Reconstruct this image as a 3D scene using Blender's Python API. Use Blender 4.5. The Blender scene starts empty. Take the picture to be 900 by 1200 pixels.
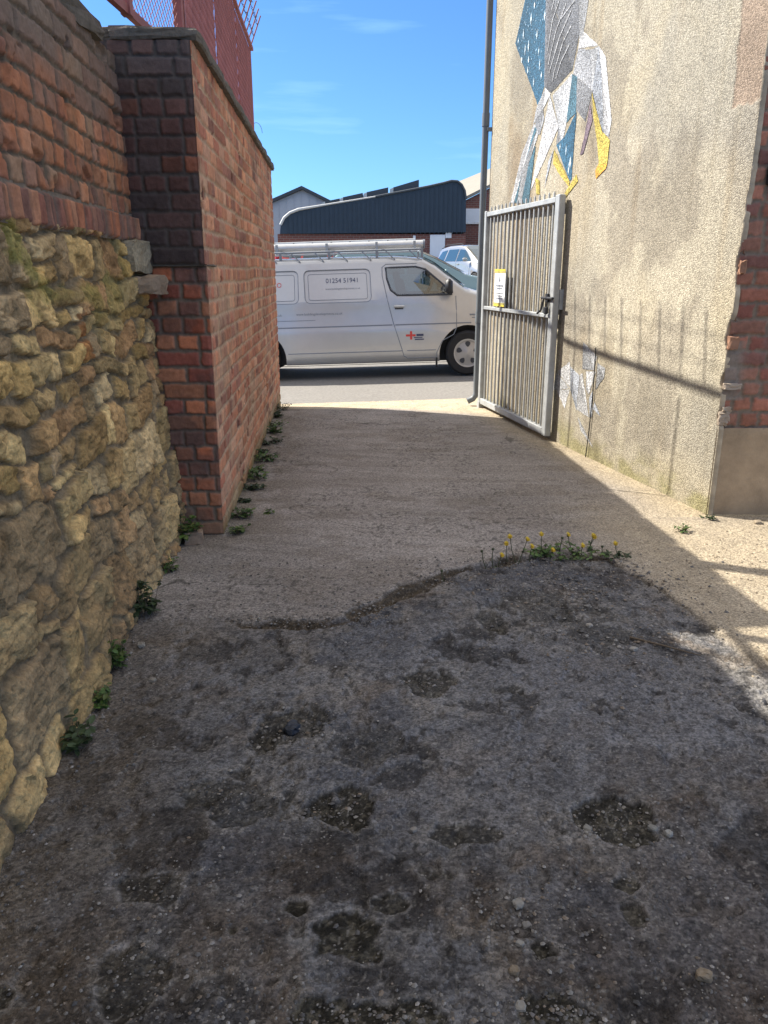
import bpy, math, random
import numpy as np
from mathutils import Vector, Matrix

R = math.radians
sc = bpy.context.scene
COL = sc.collection
rnd = random.Random(7)

# ------------------------------------------------------------------ noise (numpy)
def hsh(ix, iy, s):
    n = (np.asarray(ix).astype(np.int64) * 374761393 + np.asarray(iy).astype(np.int64) * 668265263 + s * 1442695041) & 0xffffffff
    n = ((n ^ (n >> 13)) * 1274126177) & 0xffffffff
    n = n ^ (n >> 16)
    return (n & 0xffffff) / float(0x1000000)

def vn(x, y, s=0):
    ix = np.floor(x); iy = np.floor(y)
    fx = x - ix; fy = y - iy
    fx = fx * fx * (3 - 2 * fx); fy = fy * fy * (3 - 2 * fy)
    a = hsh(ix, iy, s); b = hsh(ix + 1, iy, s); c = hsh(ix, iy + 1, s); d = hsh(ix + 1, iy + 1, s)
    return (a * (1 - fx) + b * fx) * (1 - fy) + (c * (1 - fx) + d * fx) * fy

def fbm(x, y, o=4, s=0, g=.5):
    r = 0; amp = 1; t = 0
    for k in range(o):
        r = r + amp * vn(x * 2 ** k + 17.3 * k, y * 2 ** k + 9.1 * k, s + k)
        t += amp; amp *= g
    return r / t

def sst(a, b, x):
    t = np.clip((x - a) / (b - a), 0, 1)
    return t * t * (3 - 2 * t)

def voro(x, y, s=0, jit=.8):
    """nearest cell: id hash coordinates, distance to the cell border, offset from the seed"""
    ix = np.floor(x); iy = np.floor(y)
    d1 = np.full(x.shape, 1e9); d2 = np.full(x.shape, 1e9)
    s1x = np.zeros(x.shape); s1y = np.zeros(x.shape); s2x = np.zeros(x.shape); s2y = np.zeros(x.shape)
    cx = np.zeros(x.shape); cy = np.zeros(x.shape)
    for j in (-1, 0, 1):
        for i in (-1, 0, 1):
            gx = ix + i; gy = iy + j
            px = gx + .5 + (hsh(gx, gy, s) - .5) * jit + .5 * (gy % 2)* .6
            py = gy + .5 + (hsh(gx, gy, s + 51) - .5) * jit
            d = (x - px) ** 2 + (y - py) ** 2
            n1 = d < d1
            n2 = (~n1) & (d < d2)
            s2x = np.where(n1, s1x, np.where(n2, px, s2x)); s2y = np.where(n1, s1y, np.where(n2, py, s2y))
            d2 = np.where(n1, d1, np.where(n2, d, d2))
            s1x = np.where(n1, px, s1x); s1y = np.where(n1, py, s1y)
            cx = np.where(n1, gx, cx); cy = np.where(n1, gy, cy)
            d1 = np.where(n1, d, d1)
    e = (d2 - d1) / (2 * np.sqrt((s1x - s2x) ** 2 + (s1y - s2y) ** 2) + 1e-6)
    return cx, cy, e, x - s1x, y - s1y

def mix(a, b, t):
    return a * (1 - t[..., None]) + b * t[..., None]

def C3(r, g, b):
    return np.array([r, g, b], float)

# ------------------------------------------------------------------ materials
def material(name, col=(.5, .5, .5), rough=.8, metal=0., attr=False, cscale=0, cvar=0., cdet=6, b=(), spec=.5, voro_spk=None, coat=0., ior=1.45):
    m = bpy.data.materials.new(name); m.use_nodes = True
    nt = m.node_tree; N = nt.nodes; Lk = nt.links
    p = N['Principled BSDF']
    p.inputs['Roughness'].default_value = rough; p.inputs['Metallic'].default_value = metal
    p.inputs['Specular IOR Level'].default_value = spec; p.inputs['IOR'].default_value = ior
    if coat:
        p.inputs['Coat Weight'].default_value = coat; p.inputs['Coat Roughness'].default_value = .06
    tc = N.new('ShaderNodeTexCoord')
    if attr:
        a = N.new('ShaderNodeAttribute'); a.attribute_name = 'col'; src = a.outputs['Color']
    else:
        a = N.new('ShaderNodeRGB'); a.outputs[0].default_value = (*col, 1); src = a.outputs[0]
    def mul(src, facsock, lo, hi):
        mr = N.new('ShaderNodeMapRange'); mr.inputs['From Min'].default_value = .25; mr.inputs['From Max'].default_value = .75
        mr.inputs['To Min'].default_value = lo; mr.inputs['To Max'].default_value = hi
        Lk.new(facsock, mr.inputs['Value'])
        vm = N.new('ShaderNodeVectorMath'); vm.operation = 'SCALE'
        Lk.new(src, vm.inputs[0]); Lk.new(mr.outputs[0], vm.inputs['Scale'])
        return vm.outputs[0]
    if cvar:
        n = N.new('ShaderNodeTexNoise'); n.inputs['Scale'].default_value = cscale; n.inputs['Detail'].default_value = cdet; n.inputs['Roughness'].default_value = .65
        Lk.new(tc.outputs['Object'], n.inputs['Vector'])
        src = mul(src, n.outputs['Fac'], 1 - cvar, 1 + cvar)
    if voro_spk:
        v = N.new('ShaderNodeTexVoronoi'); v.inputs['Scale'].default_value = voro_spk[0]
        Lk.new(tc.outputs['Object'], v.inputs['Vector'])
        sp = N.new('ShaderNodeSeparateColor'); Lk.new(v.outputs['Color'], sp.inputs[0])
        src = mul(src, sp.outputs[0], 1 - voro_spk[1], 1 + voro_spk[1])
    Lk.new(src, p.inputs['Base Color'])
    prev = None
    for (kind, scale, dist, strength) in b:
        if kind == 'n':
            t = N.new('ShaderNodeTexNoise'); t.inputs['Scale'].default_value = scale; t.inputs['Detail'].default_value = 5; o = t.outputs['Fac']
        else:
            t = N.new('ShaderNodeTexVoronoi'); t.inputs['Scale'].default_value = scale; o = t.outputs['Distance']
        Lk.new(tc.outputs['Object'], t.inputs['Vector'])
        bp = N.new('ShaderNodeBump'); bp.inputs['Distance'].default_value = dist; bp.inputs['Strength'].default_value = strength
        if kind == 'v': bp.invert = True
        Lk.new(o, bp.inputs['Height'])
        if prev: Lk.new(prev, bp.inputs['Normal'])
        prev = bp.outputs[0]
    if prev: Lk.new(prev, p.inputs['Normal'])
    return m

def glass(name, tint=(.55, .62, .62), trans=.35, rough=.03):
    m = bpy.data.materials.new(name); m.use_nodes = True
    nt = m.node_tree; N = nt.nodes; Lk = nt.links
    N.remove(N['Principled BSDF'])
    tr = N.new('ShaderNodeBsdfTransparent'); tr.inputs[0].default_value = (*tint, 1)
    gl = N.new('ShaderNodeBsdfGlossy'); gl.inputs['Roughness'].default_value = rough; gl.inputs[0].default_value = (.9, .95, 1, 1)
    lw = N.new('ShaderNodeLayerWeight'); lw.inputs[0].default_value = .35
    mr = N.new('ShaderNodeMapRange'); mr.inputs['To Min'].default_value = 1 - trans - .45; mr.inputs['To Max'].default_value = .95
    mr.inputs['To Min'].default_value = .16
    Lk.new(lw.outputs['Fresnel'], mr.inputs['Value'])
    mx = N.new('ShaderNodeMixShader'); Lk.new(mr.outputs[0], mx.inputs[0]); Lk.new(tr.outputs[0], mx.inputs[1]); Lk.new(gl.outputs[0], mx.inputs[2])
    Lk.new(mx.outputs[0], N['Material Output'].inputs['Surface'])
    return m

# ------------------------------------------------------------------ objects
LOC = {}
def tag(o, label=None, cat=None, group=None, kind=None):
    if label: o['label'] = label
    if cat: o['category'] = cat
    if group: o['group'] = group
    if kind: o['kind'] = kind
    return o

def empty(name, loc, label, cat, group=None):
    o = bpy.data.objects.new(name, None); COL.objects.link(o)
    o.location = loc; o.empty_display_size = .1
    LOC[o.name] = Vector(loc)
    return tag(o, label, cat, group)

def link(name, me, parent=None, mats=()):
    for m in mats: me.materials.append(m)
    o = bpy.data.objects.new(name, me); COL.objects.link(o)
    if parent is not None:
        o.parent = parent
        o.matrix_parent_inverse = Matrix.Translation(-LOC.get(parent.name, Vector((0, 0, 0))))
    return o

def mesh_np(name, P, faces, col=None, mat=None, parent=None, smooth=True):
    me = bpy.data.meshes.new(name)
    P = np.ascontiguousarray(P, np.float32); F = np.ascontiguousarray(faces, np.int32)
    k = F.shape[1]
    me.vertices.add(len(P)); me.vertices.foreach_set('co', P.ravel())
    me.loops.add(F.size); me.loops.foreach_set('vertex_index', F.ravel())
    me.polygons.add(len(F)); me.polygons.foreach_set('loop_start', np.arange(0, F.size, k, dtype=np.int32))
    try: me.polygons.foreach_set('loop_total', np.full(len(F), k, np.int32))
    except Exception: pass
    me.update(calc_edges=True)
    if smooth: me.polygons.foreach_set('use_smooth', np.ones(len(F), bool))
    if col is not None:
        a = me.color_attributes.new('col', 'FLOAT_COLOR', 'POINT')
        c4 = np.ones((len(P), 4), np.float32); c4[:, :3] = col
        a.data.foreach_set('color', c4.ravel())
    me.validate()
    return link(name, me, parent, [mat] if mat else [])

def grid(name, P, col, mat, parent=None, keep=None, flip=False):
    ny, nx = P.shape[:2]
    i = np.arange(ny * nx).reshape(ny, nx)
    a, b, c, d = i[:-1, :-1], i[:-1, 1:], i[1:, 1:], i[1:, :-1]
    F = np.stack([a, b, c, d] if not flip else [a, d, c, b], -1).reshape(-1, 4)
    if keep is not None: F = F[keep.reshape(-1)]
    return mesh_np(name, P.reshape(-1, 3), F, None if col is None else np.clip(col, 0, 1).reshape(-1, 3), mat, parent)

class MB:
    def __init__(s): s.v = []; s.f = []; s.m = []; s.c = []
    def add(s, vs, fs, mi=0, col=None):
        b = len(s.v); s.v += [tuple(v) for v in vs]; s.f += [tuple(b + i for i in f) for f in fs]; s.m += [mi] * len(fs)
        s.c += [col or (1, 1, 1)] * len(vs)
    def box(s, c, d, mi=0, M=None, bev=0., col=None):
        x, y, z = d[0] / 2, d[1] / 2, d[2] / 2
        if bev <= 0:
            vs = [(-x, -y, -z), (x, -y, -z), (x, y, -z), (-x, y, -z), (-x, -y, z), (x, -y, z), (x, y, z), (-x, y, z)]
            fs = [(0, 3, 2, 1), (4, 5, 6, 7), (0, 1, 5, 4), (1, 2, 6, 5), (2, 3, 7, 6), (3, 0, 4, 7)]
        else:
            b = min(bev, x * .9, y * .9, z * .9)
            vs = []; 
            for sx in (-1, 1):
                for sy in (-1, 1):
                    for sz in (-1, 1):
                        vs += [(sx * (x - b), sy * (y - b), sz * z), (sx * (x - b), sy * y, sz * (z - b)), (sx * x, sy * (y - b), sz * (z - b))]
            def I(sx, sy, sz, k): return (((sx > 0) * 2 + (sy > 0)) * 2 + (sz > 0)) * 3 + k
            fs = []
            for sz in (-1, 1): fs.append([I(-1, -1, sz, 0), I(1, -1, sz, 0), I(1, 1, sz, 0), I(-1, 1, sz, 0)])
            for sy in (-1, 1): fs.append([I(-1, sy, -1, 1), I(1, sy, -1, 1), I(1, sy, 1, 1), I(-1, sy, 1, 1)])
            for sx in (-1, 1): fs.append([I(sx, -1, -1, 2), I(sx, 1, -1, 2), I(sx, 1, 1, 2), I(sx, -1, 1, 2)])
            for a in (-1, 1):
                for b2 in (-1, 1):
                    fs.append([I(-1, a, b2, 0), I(1, a, b2, 0), I(1, a, b2, 1), I(-1, a, b2, 1)])
                    fs.append([I(a, -1, b2, 0), I(a, 1, b2, 0), I(a, 1, b2, 2), I(a, -1, b2, 2)])
                    fs.append([I(a, b2, -1, 1), I(a, b2, 1, 1), I(a, b2, 1, 2), I(a, b2, -1, 2)])
                    for c2 in (-1, 1): fs.append([I(a, b2, c2, 0), I(a, b2, c2, 1), I(a, b2, c2, 2)])
            out = []
            for f in fs:   # orient outward
                p = [Vector(vs[i]) for i in f]
                n = (p[1] - p[0]).cross(p[2] - p[0]); ce = sum(p, Vector()) / len(p)
                out.append(f if n.dot(ce) > 0 else f[::-1])
            fs = out
        if M is not None: vs = [M @ Vector(v) for v in vs]
        s.add([(v[0] + c[0], v[1] + c[1], v[2] + c[2]) for v in vs], fs, mi, col)
    def tube(s, pts, r, n=8, mi=0, cap=True, closed=False, col=None):
        pts = [Vector(p) for p in pts]; rs = r if isinstance(r, (list, tuple)) else [r] * len(pts)
        vs = []; up = None
        for i, p in enumerate(pts):
            if closed: t = pts[(i + 1) % len(pts)] - pts[i - 1]
            else: t = pts[min(i + 1, len(pts) - 1)] - pts[max(i - 1, 0)]
            t.normalize()
            if up is None: up = Vector((0, 0, 1)) if abs(t.z) < .9 else Vector((0, 1, 0))
            a = t.cross(up)
            if a.length < 1e-5: a = t.cross(Vector((1, 0, 0)))
            a.normalize(); bb = a.cross(t); up = bb
            for k in range(n):
                an = 2 * math.pi * k / n + (math.pi / n)
                vs.append(p + (a * math.cos(an) + bb * math.sin(an)) * rs[i])
        fs = []; m = len(pts)
        for i in range(m if closed else m - 1):
            j = (i + 1) % m
            for k in range(n): fs.append((i * n + k, i * n + (k + 1) % n, j * n + (k + 1) % n, j * n + k))
        if cap and not closed: fs += [tuple(range(n - 1, -1, -1)), tuple(range((m - 1) * n, m * n))]
        s.add(vs, fs, mi, col)
    def prism(s, poly, f3, d, mi=0, col=None):
        """poly: 2d points; f3(a,b)->3d point; d: extrusion vector"""
        n = len(poly); A = [Vector(f3(*p)) for p in poly]; B = [p + Vector(d) for p in A]
        s.add(A + B, [tuple(range(n - 1, -1, -1)), tuple(range(n, 2 * n))] + [(i, (i + 1) % n, n + (i + 1) % n, n + i) for i in range(n)], mi, col)
    def sheet(s, pts, mi=0, col=None): s.add(pts, [tuple(range(len(pts)))], mi, col)
    def lathe(s, prof, n, f3, mi=0):
        """prof: (r, h) list; f3(x,y,h)->3d"""
        vs = []; m = len(prof)
        for r_, h_ in prof:
            for k in range(n):
                a = 2 * math.pi * k / n
                vs.append(f3(r_ * math.cos(a), r_ * math.sin(a), h_))
        fs = [(i * n + k, i * n + (k + 1) % n, (i + 1) * n + (k + 1) % n, (i + 1) * n + k) for i in range(m - 1) for k in range(n)]
        s.add(vs, fs, mi)
    def build(s, name, mats, parent=None, smooth=False, attr=False, fix=True):
        me = bpy.data.meshes.new(name)
        me.from_pydata(s.v, [], s.f)
        if attr:
            a = me.color_attributes.new('col', 'FLOAT_COLOR', 'POINT')
            a.data.foreach_set('color', np.array([(*c, 1) for c in s.c], np.float32).ravel())
        me.polygons.foreach_set('material_index', np.array(s.m, np.int32))
        if fix:
            import bmesh
            bm = bmesh.new(); bm.from_mesh(me); bmesh.ops.recalc_face_normals(bm, faces=bm.faces); bm.to_mesh(me); bm.free()
        if smooth:
            me.polygons.foreach_set('use_smooth', np.ones(len(s.f), bool))
            try: me.set_sharp_from_angle(angle=R(40))
            except Exception: pass
        me.update()
        return link(name, me, parent, mats if isinstance(mats, (list, tuple)) else [mats])

def copy_tree(o, parent=None):
    c = o.copy(); COL.objects.link(c)
    if parent is not None: c.parent = parent
    for ch in list(o.children): copy_tree(ch, c)
    return c

# ------------------------------------------------------------------ materials of the place
MT = dict(
    stone=material('weathered_sandstone', attr=True, rough=.92, cscale=70, cvar=.42, b=[('n', 170, .005, .8), ('n', 45, .010, .8)], spec=.25),
    brick=material('old_brick', attr=True, rough=.9, cscale=45, cvar=.22, b=[('n', 160, .003, .7), ('n', 35, .004, .5)], spec=.25),
    dash=material('pebble_dash', attr=True, rough=.93, cscale=7, cvar=.1, voro_spk=(140, .27), b=[('v', 140, .006, .7), ('n', 260, .002, .4)], spec=.2),
    paint=material('wall_paint', attr=True, rough=.8, cscale=30, cvar=.24, voro_spk=(125, .42), b=[('v', 125, .006, .7)], spec=.3),
    cement=material('cement', attr=True, rough=.9, cscale=12, cvar=.2, b=[('n', 120, .003, .6), ('n', 14, .006, .4)], spec=.25),
    lane=material('lane_surface', attr=True, rough=.88, cscale=70, cvar=.38, voro_spk=(170, .28), b=[('n', 300, .004, .9), ('v', 170, .003, .6), ('n', 55, .008, .5)], spec=.3),
    asphalt=material('asphalt', (.21, .198, .18), .9, cscale=30, cvar=.3, b=[('n', 220, .004, .6)], spec=.3),
    soil=material('soil', (.10, .085, .065), .95, cscale=.3, cvar=.3),
    apron=material('pale_concrete', (.42, .36, .27), .9, cscale=20, cvar=.25, b=[('n', 120, .004, .6)]),
    capstone=material('cap_stone', (.13, .115, .095), .92, cscale=14, cvar=.4, b=[('n', 60, .01, .7)], spec=.25),
    galv=material('galvanised_steel', (.38, .40, .41), .5, .55, cscale=9, cvar=.16, b=[('n', 60, .001, .3)]),
    gatepaint=material('grey_gate_paint', (.36, .37, .365), .5, .2, cscale=9, cvar=.26),
    pipe=material('grey_plastic_pipe', (.13, .145, .155), .45, cscale=6, cvar=.12),
    redsteel=material('red_oxide_steel', (.27, .095, .085), .65, .1, cscale=12, cvar=.25),
    redmesh=material('red_oxide_mesh', (.33, .135, .125), .7, .1, cscale=6, cvar=.22),
    rust=material('rusty_wire', (.10, .055, .04), .8, .3, cscale=30, cvar=.3),
    dark=material('dark_iron', (.03, .03, .032), .6, .3),
    silver=material('silver_car_paint', (.52, .515, .50), .36, .5, cscale=5, cvar=.05, coat=.6),
    silver2=material('warm_silver_car_paint', (.34, .33, .30), .3, .6, cscale=2, cvar=.05, coat=.7),
    teal=material('pale_teal_car_paint', (.16, .25, .26), .28, .3, coat=.7),
    redcar=material('red_car_paint', (.55, .07, .06), .25, .1, coat=.7),
    white=material('white_paint', (.78, .78, .76), .4, cscale=5, cvar=.05),
    seam=material('dark_seam', (.05, .055, .065), .7),
    groove=material('grey_blue_seam', (.20, .22, .25), .6),
    rubber=material('tyre_rubber', (.022, .022, .023), .85, cscale=20, cvar=.2),
    hub=material('silver_hubcap', (.42, .42, .42), .4, .5),
    interior=material('car_interior', (.05, .052, .055), .85),
    glass=glass('side_glass', (.38, .47, .48)),
    dglass=material('tinted_glass', (.02, .045, .05), .04, spec=.9, coat=.5),
    alu=material('aluminium', (.62, .62, .60), .38, .6, cscale=8, cvar=.1),
    black=material('black_plastic', (.02, .02, .022), .5),
    inkblue=material('dark_blue_lettering', (.05, .06, .12), .6),
    inkred=material('red_lettering', (.62, .06, .05), .6),
    clad=material('dark_blue_cladding', (.028, .045, .065), .5, .2, cscale=1.5, cvar=.12),
    cladtrim=material('pale_roof_trim', (.50, .50, .48), .6),
    shed=material('grey_shed_cladding', (.42, .45, .48), .6, cscale=1, cvar=.06),
    dkroof=material('dark_roof_edge', (.05, .06, .07), .6),
    farbrick=None,
    tile=material('pale_roof_sheet', (.24, .22, .18), .8, cscale=2, cvar=.15),
    panel=material('white_shutter', (.70, .72, .74), .55, cscale=2, cvar=.05),
    leaf=material('weed_leaf', attr=True, rough=.6, cscale=60, cvar=.25, spec=.4),
    yellow=material('yellow_sign_paint', (.62, .50, .06), .5),
    orange=material('lamp_orange', (.75, .25, .02), .25, coat=.5),
    lens=material('lamp_lens', (.75, .78, .8), .1, coat=.8),
    redlens=material('red_lamp_lens', (.45, .02, .02), .2, coat=.6),
    cobble=material('blue_black_cobble', (.016, .020, .028), .5, cscale=30, cvar=.3),
    pebble=material('pale_pebble', attr=True, rough=.85, cscale=60, cvar=.2, b=[('n', 80, .003, .5)]),
    timber=material('dry_twig', (.12, .09, .06), .9),
)
def brick_tex(name, c1, c2, mort):
    m = bpy.data.materials.new(name); m.use_nodes = True
    nt = m.node_tree; N = nt.nodes; Lk = nt.links; p = N['Principled BSDF']; p.inputs['Roughness'].default_value = .9
    tc = N.new('ShaderNodeTexCoord'); mp = N.new('ShaderNodeMapping'); mp.inputs['Rotation'].default_value = (R(90), 0, 0)
    Lk.new(tc.outputs['Object'], mp.inputs[0])
    b = N.new('ShaderNodeTexBrick'); Lk.new(mp.outputs[0], b.inputs['Vector'])
    b.inputs['Scale'].default_value = 1; b.inputs['Brick Width'].default_value = .45; b.inputs['Row Height'].default_value = .16; b.inputs['Mortar Size'].default_value = .018
    b.inputs['Color1'].default_value = (*c1, 1); b.inputs['Color2'].default_value = (*c2, 1); b.inputs['Mortar'].default_value = (*mort, 1)
    Lk.new(b.outputs[0], p.inputs['Base Color'])
    return m
MT['farbrick'] = brick_tex('distant_red_brick', (.20, .07, .05), (.15, .055, .045), (.22, .16, .13))
# ------------------------------------------------------------------ frames of the two walls
LA = Vector((-.90, 4.07)); LD = Vector((-.0615, .9981)); LN = Vector((.9981, .0615))      # left brick wall: start, direction, normal to the lane
RA = Vector((1.96, 4.45)); RD = Vector((-.2174, .9761)); RN = Vector((-.9761, -.2174))     # rendered building: corner, direction, normal to the lane
RLEN = 4.08

# ------------------------------------------------------------------ brick heightfield
BR = [C3(.30, .105, .06), C3(.25, .085, .055), C3(.36, .135, .075), C3(.20, .08, .06), C3(.33, .15, .10), C3(.15, .06, .055)]
def bricks(U, V, seed, course=.084, bl=.232, pal=BR, mort=C3(.30, .25, .19), joint=.010, wobble=1., bond='alt', worn=.004):
    u = U + wobble * .010 * (fbm(U * 3, V * 3, 3, seed) - .5) + .006 * (vn(U * 30, V * 30, seed + 3) - .5)
    v = V + wobble * .022 * (fbm(U * 1.1, V * 1.6, 3, seed + 9) - .5) + .006 * (vn(U * 30, V * 30, seed + 4) - .5)
    row = np.floor(v / course); fy = (v / course - row - .5) * course
    hd = hsh(row, row * 0 + 7, seed) < (.5 if bond == 'alt' else .25)
    L = np.where(hd, bl / 2, bl)
    xo = u / L + .5 * (row % 2) * np.where(hd, .5, 1) + (hsh(row, row * 0 + 3, seed) - .5) * .3
    ci = np.floor(xo); fx = (xo - ci - .5) * L
    k = [hsh(ci, row, seed + 20 + i) for i in range(7)]
    hw = L / 2 - joint / 2 - k[0] * .004; hh = course / 2 - joint / 2 - k[1] * .003
    rr = .006
    qx = np.abs(fx) - hw + rr; qy = np.abs(fy) - hh + rr
    sd = np.minimum(np.maximum(qx, qy), 0) + np.sqrt(np.maximum(qx, 0) ** 2 + np.maximum(qy, 0) ** 2) - rr
    sd = sd + (fbm(U * 40, V * 40, 3, seed + 6) - .45) * worn * 2
    on = sst(.002, -.007, sd)
    h = on * (.010 + (k[2] - .5) * .006 + fx * (k[3] - .5) * .04 + fy * (k[4] - .5) * .05)
    h = h + (fbm(U * 55, V * 55, 3, seed + 8) - .5) * .005
    pi = (k[5] * len(pal)).astype(int)
    col = np.array(pal)[pi] * (.75 + .5 * k[6])[..., None]
    col = col * (.8 + .4 * fbm(U * 25, V * 25, 4, seed + 30))[..., None]
    mc = mort * (.75 + .5 * fbm(U * 14, V * 14, 4, seed + 31))[..., None]
    return h, mix(mc, col, on), on, k

def uv(u0, u1, v0, v1, res):
    nu = max(2, int((u1 - u0) / res)); nv = max(2, int((v1 - v0) / res))
    return np.meshgrid(np.linspace(u0, u1, nu), np.linspace(v0, v1, nv))

def wall_pts(A, D, N, U, V, H):
    P = np.empty(U.shape + (3,))
    P[..., 0] = A[0] + D[0] * U + N[0] * H; P[..., 1] = A[1] + D[1] * U + N[1] * H; P[..., 2] = V
    return P

# ------------------------------------------------------------------ old rubble wall on the left (stone below, brick above)
def oldx(Y, Z):
    lean = np.where(Z < 1.55, .085 * Z, .085 * 1.55 + .03 * (Z - 1.55))
    return -.882 - .058 * Y - lean
rw = empty('rubble_wall', (-1.15, 2.5, 0), 'old leaning rubble stone boundary wall with worn red brick courses on top', 'wall')

Y, Z = uv(.85, 4.13, -.06, 1.565, .0062)
# courses of different height; stones of different length
wx = .075 * (fbm(Y * 4, Z * 4, 3, 41) - .5) + .030 * (fbm(Y * 14, Z * 14, 3, 43) - .5)
wy = .120 * (fbm(Y * 2.6, Z * 2.0, 3, 42) - .5) + .036 * (fbm(Y * 13, Z * 13, 3, 44) - .5)
RH = np.array([.21, .24, .17, .22, .15, .11, .08, .11, .07, .14, .17, .13, .16, .12])
RB = np.concatenate([[-.12], -.12 + np.cumsum(RH)])
Zw = Z + wy; Yw = Y + wx
row = np.clip(np.searchsorted(RB, Zw) - 1, 0, len(RH) - 1)
rh = RH[row]; z0_ = RB[row]
Lr = (.19 + .15 * hsh(row, row * 0 + 5, 61)) * (.75 + 1.8 * rh)
Lr = np.where(rh < .09, .25, Lr)
q_ = Yw / Lr + 3.7 * hsh(row, row * 0, 62); ph_ = hsh(row, row * 0 + 1, 63)
q_ = q_ + .42 * np.sin(6.283 * (q_ * .5 + ph_)) / 3.14 + .25 * np.sin(6.283 * (q_ * .23 + ph_ * 3)) / 1.45
ci = np.floor(q_); fxx = q_ - ci - .5
split = (hsh(ci, row, 64) < .30) & (rh > .115)
cutp = .35 + .3 * hsh(ci, row, 65)
fz = (Zw - z0_) / rh
up = split & (fz > cutp)
lo_h = np.where(split, np.where(up, (1 - cutp) * rh, cutp * rh), rh)
cz = np.where(split, np.where(up, z0_ + rh * (1 + cutp) / 2, z0_ + rh * cutp / 2), z0_ + rh / 2)
sp2 = split & (hsh(ci, row * 2 + up, 66) < .45)
hwid = Lr * .487; dx = fxx * Lr
dx = np.where(sp2, np.where(dx > 0, dx - Lr * .25, dx + Lr * .25), dx); hwid = np.where(sp2, Lr * .24, hwid)
dy = Zw - cz
cid = ci * 4 + np.where(up, 1, 0) + np.where(sp2 & (fxx > 0), 2, 0)
k = [hsh(cid, row, 60 + i * 3) for i in range(8)]
rr_ = .006 + .014 * k[7]
# stones are skewed quadrilaterals
dxs = dx + dy * (k[0] - .5) * .55; dys = dy + dx * (k[6] - .5) * .30
qx = np.abs(dxs) - hwid + rr_; qy = np.abs(dys) - lo_h / 2 + rr_
sd = np.minimum(np.maximum(qx, qy), 0) + np.sqrt(np.maximum(qx, 0) ** 2 + np.maximum(qy, 0) ** 2) - rr_
e = -sd + .012 * (fbm(Y * 30, Z * 30, 4, 67) - .45)
low = sst(.85, .30, Z + .35 * (fbm(Y * 2, Z * 2, 3, 45) - .5))           # lower courses are smeared with old mortar
jw = .003 + .010 * fbm(Y * 7, Z * 7, 3, 46)
on = sst(jw - .003, jw + .005 + .005 * k[0], e)
dome = sst(0, .05, e - jw)
on_s = on * (1 - .22 * low)
H = on_s * (.017 + .020 * (k[1] - .25)) + .004 * dome * on_s + on_s * ((k[2] - .5) * .24 * dx + (k[3] - .5) * .34 * dy)
H = H + .030 * (fbm(Y * 3.0, Z * 3.0, 3, 47) - .5) + .030 * (fbm(Y * 11, Z * 14, 4, 48) - .5) * (.30 + .25 * low) + .010 * (fbm(Y * 38, Z * 44, 4, 49) - .5)
c2x, c2y, e2, d2x, d2y = voro(Y / .075 + k[7] * 9, Z / .055 + k[6] * 9, 15, .9)      # chipped facets
f1 = hsh(c2x, c2y, 90); f2_ = hsh(c2x, c2y, 91); f3_ = hsh(c2x, c2y, 92)
H = H + on * ((f1 - .5) * .34 * d2x * .075 + (f2_ - .5) * .40 * d2y * .055 + (f3_ - .5) * .006 * sst(0, .10, e2))
rdg = np.abs(fbm(Y * 9 + k[7] * 20, Z * 26, 3, 78) - .5); H = H - .010 * sst(.05, .0, rdg) * on          # bedding cracks in the stone faces
H = H - .022 * sst(.58, .74, fbm(Y * 7, Z * 7, 3, 77)) * low
pal = np.array([C3(.42, .315, .165), C3(.37, .275, .135), C3(.47, .375, .215), C3(.36, .285, .17), C3(.31, .24, .14), C3(.27, .215, .15), C3(.44, .34, .19), C3(.33, .23, .13), C3(.40, .33, .22), C3(.30, .20, .12)])
col = pal[(k[4] * 10).astype(int)] * C3(1.20, 1.05, .80) * (.62 + .85 * k[5])[..., None]
rusty = (np.abs(Y - 2.98) < .055) & (np.abs(Z - 1.17) < .085)
col = mix(col, C3(.36, .15, .05) * np.ones(Y.shape + (1,)), rusty * .85)
rst2 = sst(.58, .72, fbm(Y * 5, Z * 5, 5, 79)); col = mix(col, C3(.34, .21, .09) * np.ones(Y.shape + (1,)), rst2 * .6)
col = col * (.55 + .9 * fbm(Y * 13, Z * 15, 5, 50))[..., None]
dk = sst(.56, .70, fbm(Y * 16, Z * 20, 5, 76)); col = col * (1 - .38 * dk)[..., None]
lowc = C3(.37, .265, .14) * (.55 + .9 * fbm(Y * 9, Z * 9, 5, 51))[..., None]
col = mix(col, lowc, low * .28)
mort = mix(C3(.19, .145, .09) * np.ones(Y.shape + (1,)), C3(.20, .15, .09) * np.ones(Y.shape + (1,)), low)
mort = mort * (.5 + 1.0 * fbm(Y * 20, Z * 20, 4, 52))[..., None]
col = mix(mort, col, on)
moss = sst(.50, .66, fbm(Y * 4, Z * 6, 5, 53)) * sst(1.05, 1.45, Z) * sst(4.0, 3.2, Y)
col = mix(col, C3(.25, .225, .05) * np.ones(Y.shape + (1,)), moss * .70)
grime = sst(.48, .72, fbm(Y * 3, Z * 3, 5, 54)) * sst(.8, .0, Z)
col = mix(col, C3(.135, .095, .058) * np.ones(Y.shape + (1,)), grime * .6)
P = np.stack([oldx(Y, Z) + H, Y, Z], -1)
grid('stone_base', P, col, MT['stone'], rw, flip=False)

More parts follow.
